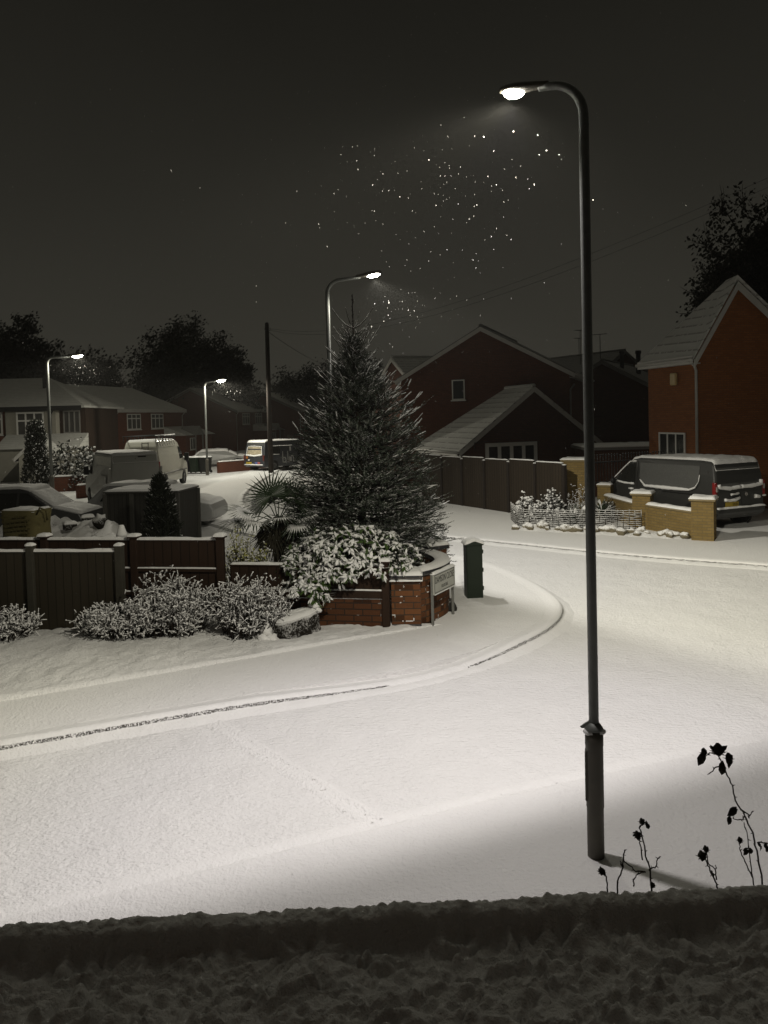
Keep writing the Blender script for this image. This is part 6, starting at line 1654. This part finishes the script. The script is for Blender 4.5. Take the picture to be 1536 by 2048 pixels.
# ================================================================== the porch roof below the window
t = thing('porch', 'snow covered flat porch roof with a raised front edge in the foreground', 'porch', (0, 0, 0), R(2.4))
b = MB(); b.box(-2.6, 2.6, -.499, 1.36, 2.30, 2.42); b.box(-2.6, 2.6, 1.408, 1.455, 2.26, 2.525); b.build('roof', m_plain('porch_roof_felt', (.05, .05, .048)), t)
b = MB(); b.box(-2.4, 2.4, 1.15, 1.34, 0, 2.298); b.box(-6, 6, -.80, -.55, 0, 5.2); b.build('wall', BRK_LOW, t)
def lump(x, y, e):
    w = noise.noise(Vector((x * 17, y * 17, 9))) * .03; w2 = noise.noise(Vector((x * 17, y * 17, 19))) * .03
    b1 = abs(noise.noise(Vector(((x + w) * 21, (y + w2) * 30, 3)))); b2 = abs(noise.noise(Vector(((x + w) * 40, (y + w2) * 52, 8)))); b3 = abs(noise.noise(Vector((x * 85, y * 95, 4))))
    flat = .012 * noise.noise(Vector((x * 6, y * 6, 0))) + .034 * (b1 - .15) + .022 * (b2 - .15) + .008 * (b3 - .15)
    rim = .8 * (.007 * noise.noise(Vector((x * 6.5, 1, 0))) + .007 * noise.noise(Vector((x * 27, y * 20, 6))) + .012 * (abs(noise.noise(Vector((x * 44, y * 36, 2)))) - .15) + .005 * noise.noise(Vector((x * 110, y * 90, 5))))
    return flat * (1 - e) + rim * e
s = MB(); nx_, ny_ = 520, 150; x0, x1, y0, y1 = -1.15, 1.15, .95, 1.49
for j in range(ny_ + 1):
    for i in range(nx_ + 1):
        x = x0 + (x1 - x0) * i / nx_; y = y0 + (y1 - y0) * j / ny_
        base = 2.512
        e = 1 / (1 + math.exp(-(y - 1.398 - .010 * noise.noise(Vector((x * 9, 0, 5)))) / .0045)); top = .056 * e
        fall = max(0, (y - 1.430) / .045); top -= .05 * fall ** 2 * (1 if fall < 1 else 1)
        s.v.append((x, y + .006 * noise.noise(Vector((x * 40, y * 40, 4))), base + top + lump(x, y, e)))
for j in range(ny_):
    for i in range(nx_):
        a = j * (nx_ + 1) + i; s.f.append((a, a + 1, a + nx_ + 2, a + nx_ + 1)); s.m.append(0); s.sm.append(True)
for (xa, xb) in ((-2.6, -1.149), (1.149, 2.6)):
    s.pad(xa, xb, -.3, 1.41, 2.42, .09, res=.05); s.pad(xa, xb, 1.40, 1.47, 2.522, .05, res=.03)
s.pad(-1.16, 1.16, -.3, .96, 2.42, .10, res=.05)
s.build('snow', SNOW_PORCH, t, uv=False)

# ================================================================== falling snow
random.seed(111)
FLAKE = NT('snowflake'); FLAKE.color((.24, .236, .228)); FLAKE.b.inputs['Subsurface Weight'].default_value = 0; FLAKE = FLAKE.set(.8, .2)
fl = MB()
def flake(p, r, d):
    d = d.normalized(); x = d.orthogonal().normalized(); y = d.cross(x); a = rnd(0, 6.28); x, y = x * math.cos(a) + y * math.sin(a), y * math.cos(a) - x * math.sin(a)
    l = r * rnd(3.0, 5.5); o = len(fl.v)
    fl.v += [tuple(p + d * l), tuple(p - d * l * rnd(.6, 1)), tuple(p + x * r), tuple(p - x * r * rnd(.6, 1.1)), tuple(p + y * r * rnd(.5, 1)), tuple(p - y * r * rnd(.4, .9))]
    for f in ((0, 2, 4), (0, 4, 3), (0, 3, 5), (0, 5, 2), (1, 4, 2), (1, 3, 4), (1, 5, 3), (1, 2, 5)): fl.f.append(tuple(o + q for q in f)); fl.m.append(0); fl.sm.append(False)
def fd(): return Vector((rnd(-.55, .75), rnd(-.4, .4), -1))
for i in range(260):   # in the light of the near lamp
    p = Vector((1.05, 6.4, 5.9)) + Vector((random.gauss(-.55, .60), random.gauss(.5, .7), -abs(random.gauss(.35, .62))))
    if p.y < 3.5: continue
    flake(p, rnd(.0009, .0020), fd())
for i in range(110):
    p = Vector((-.25, 16.8, 6.2)) + Vector((random.gauss(.5, .6), random.gauss(0, .7), -abs(random.gauss(.1, .75))))
    flake(p, rnd(.002, .0042), fd())
for i in range(90):
    p = Vector((-15.6, 38.8, 6.5)) + Vector((random.gauss(.7, .7), random.gauss(0, 1.0), -abs(random.gauss(.1, .6))))
    flake(p, rnd(.003, .0075), fd())
for i in range(40):
    p = Vector((-10.5, 49.2, 5.5)) + Vector((random.gauss(.5, .7), random.gauss(0, .8), -abs(random.gauss(.1, .7))))
    flake(p, rnd(.007, .015), fd())
for i in range(900):   # the rest of the air
    Y = rnd(4.0, 26); p = Vector((rnd(-.52, .52) * Y, Y, rnd(.3, 8.5))); flake(p, rnd(.0012, .0026) * (.6 + Y / 22), fd())
stuff(fl.build('falling_snow', FLAKE, uv=False), 'loose snowflakes drifting down through the lamp light', 'snow')
# ================================================================== the air full of fine snow
hz = MB(); hz.box(-150, 150, -25, 180, -1.0, 24)
hzm = bpy.data.materials.new('snowy_air'); hzm.use_nodes = True; hn = hzm.node_tree.nodes; hn.clear()
ho = hn.new('ShaderNodeOutputMaterial'); hv = hn.new('ShaderNodeVolumePrincipled'); hv.inputs['Color'].default_value = (.9, .89, .86, 1)
hv.inputs['Density'].default_value = .0005; hv.inputs['Anisotropy'].default_value = .35
hzm.node_tree.links.new(hv.outputs[0], ho.inputs['Volume'])
hz = hz.build('haze', hzm, uv=False); hz['kind'] = 'stuff'; hz['label'] = 'thin haze of fine falling snow glowing around the lamps'; hz['category'] = 'haze'
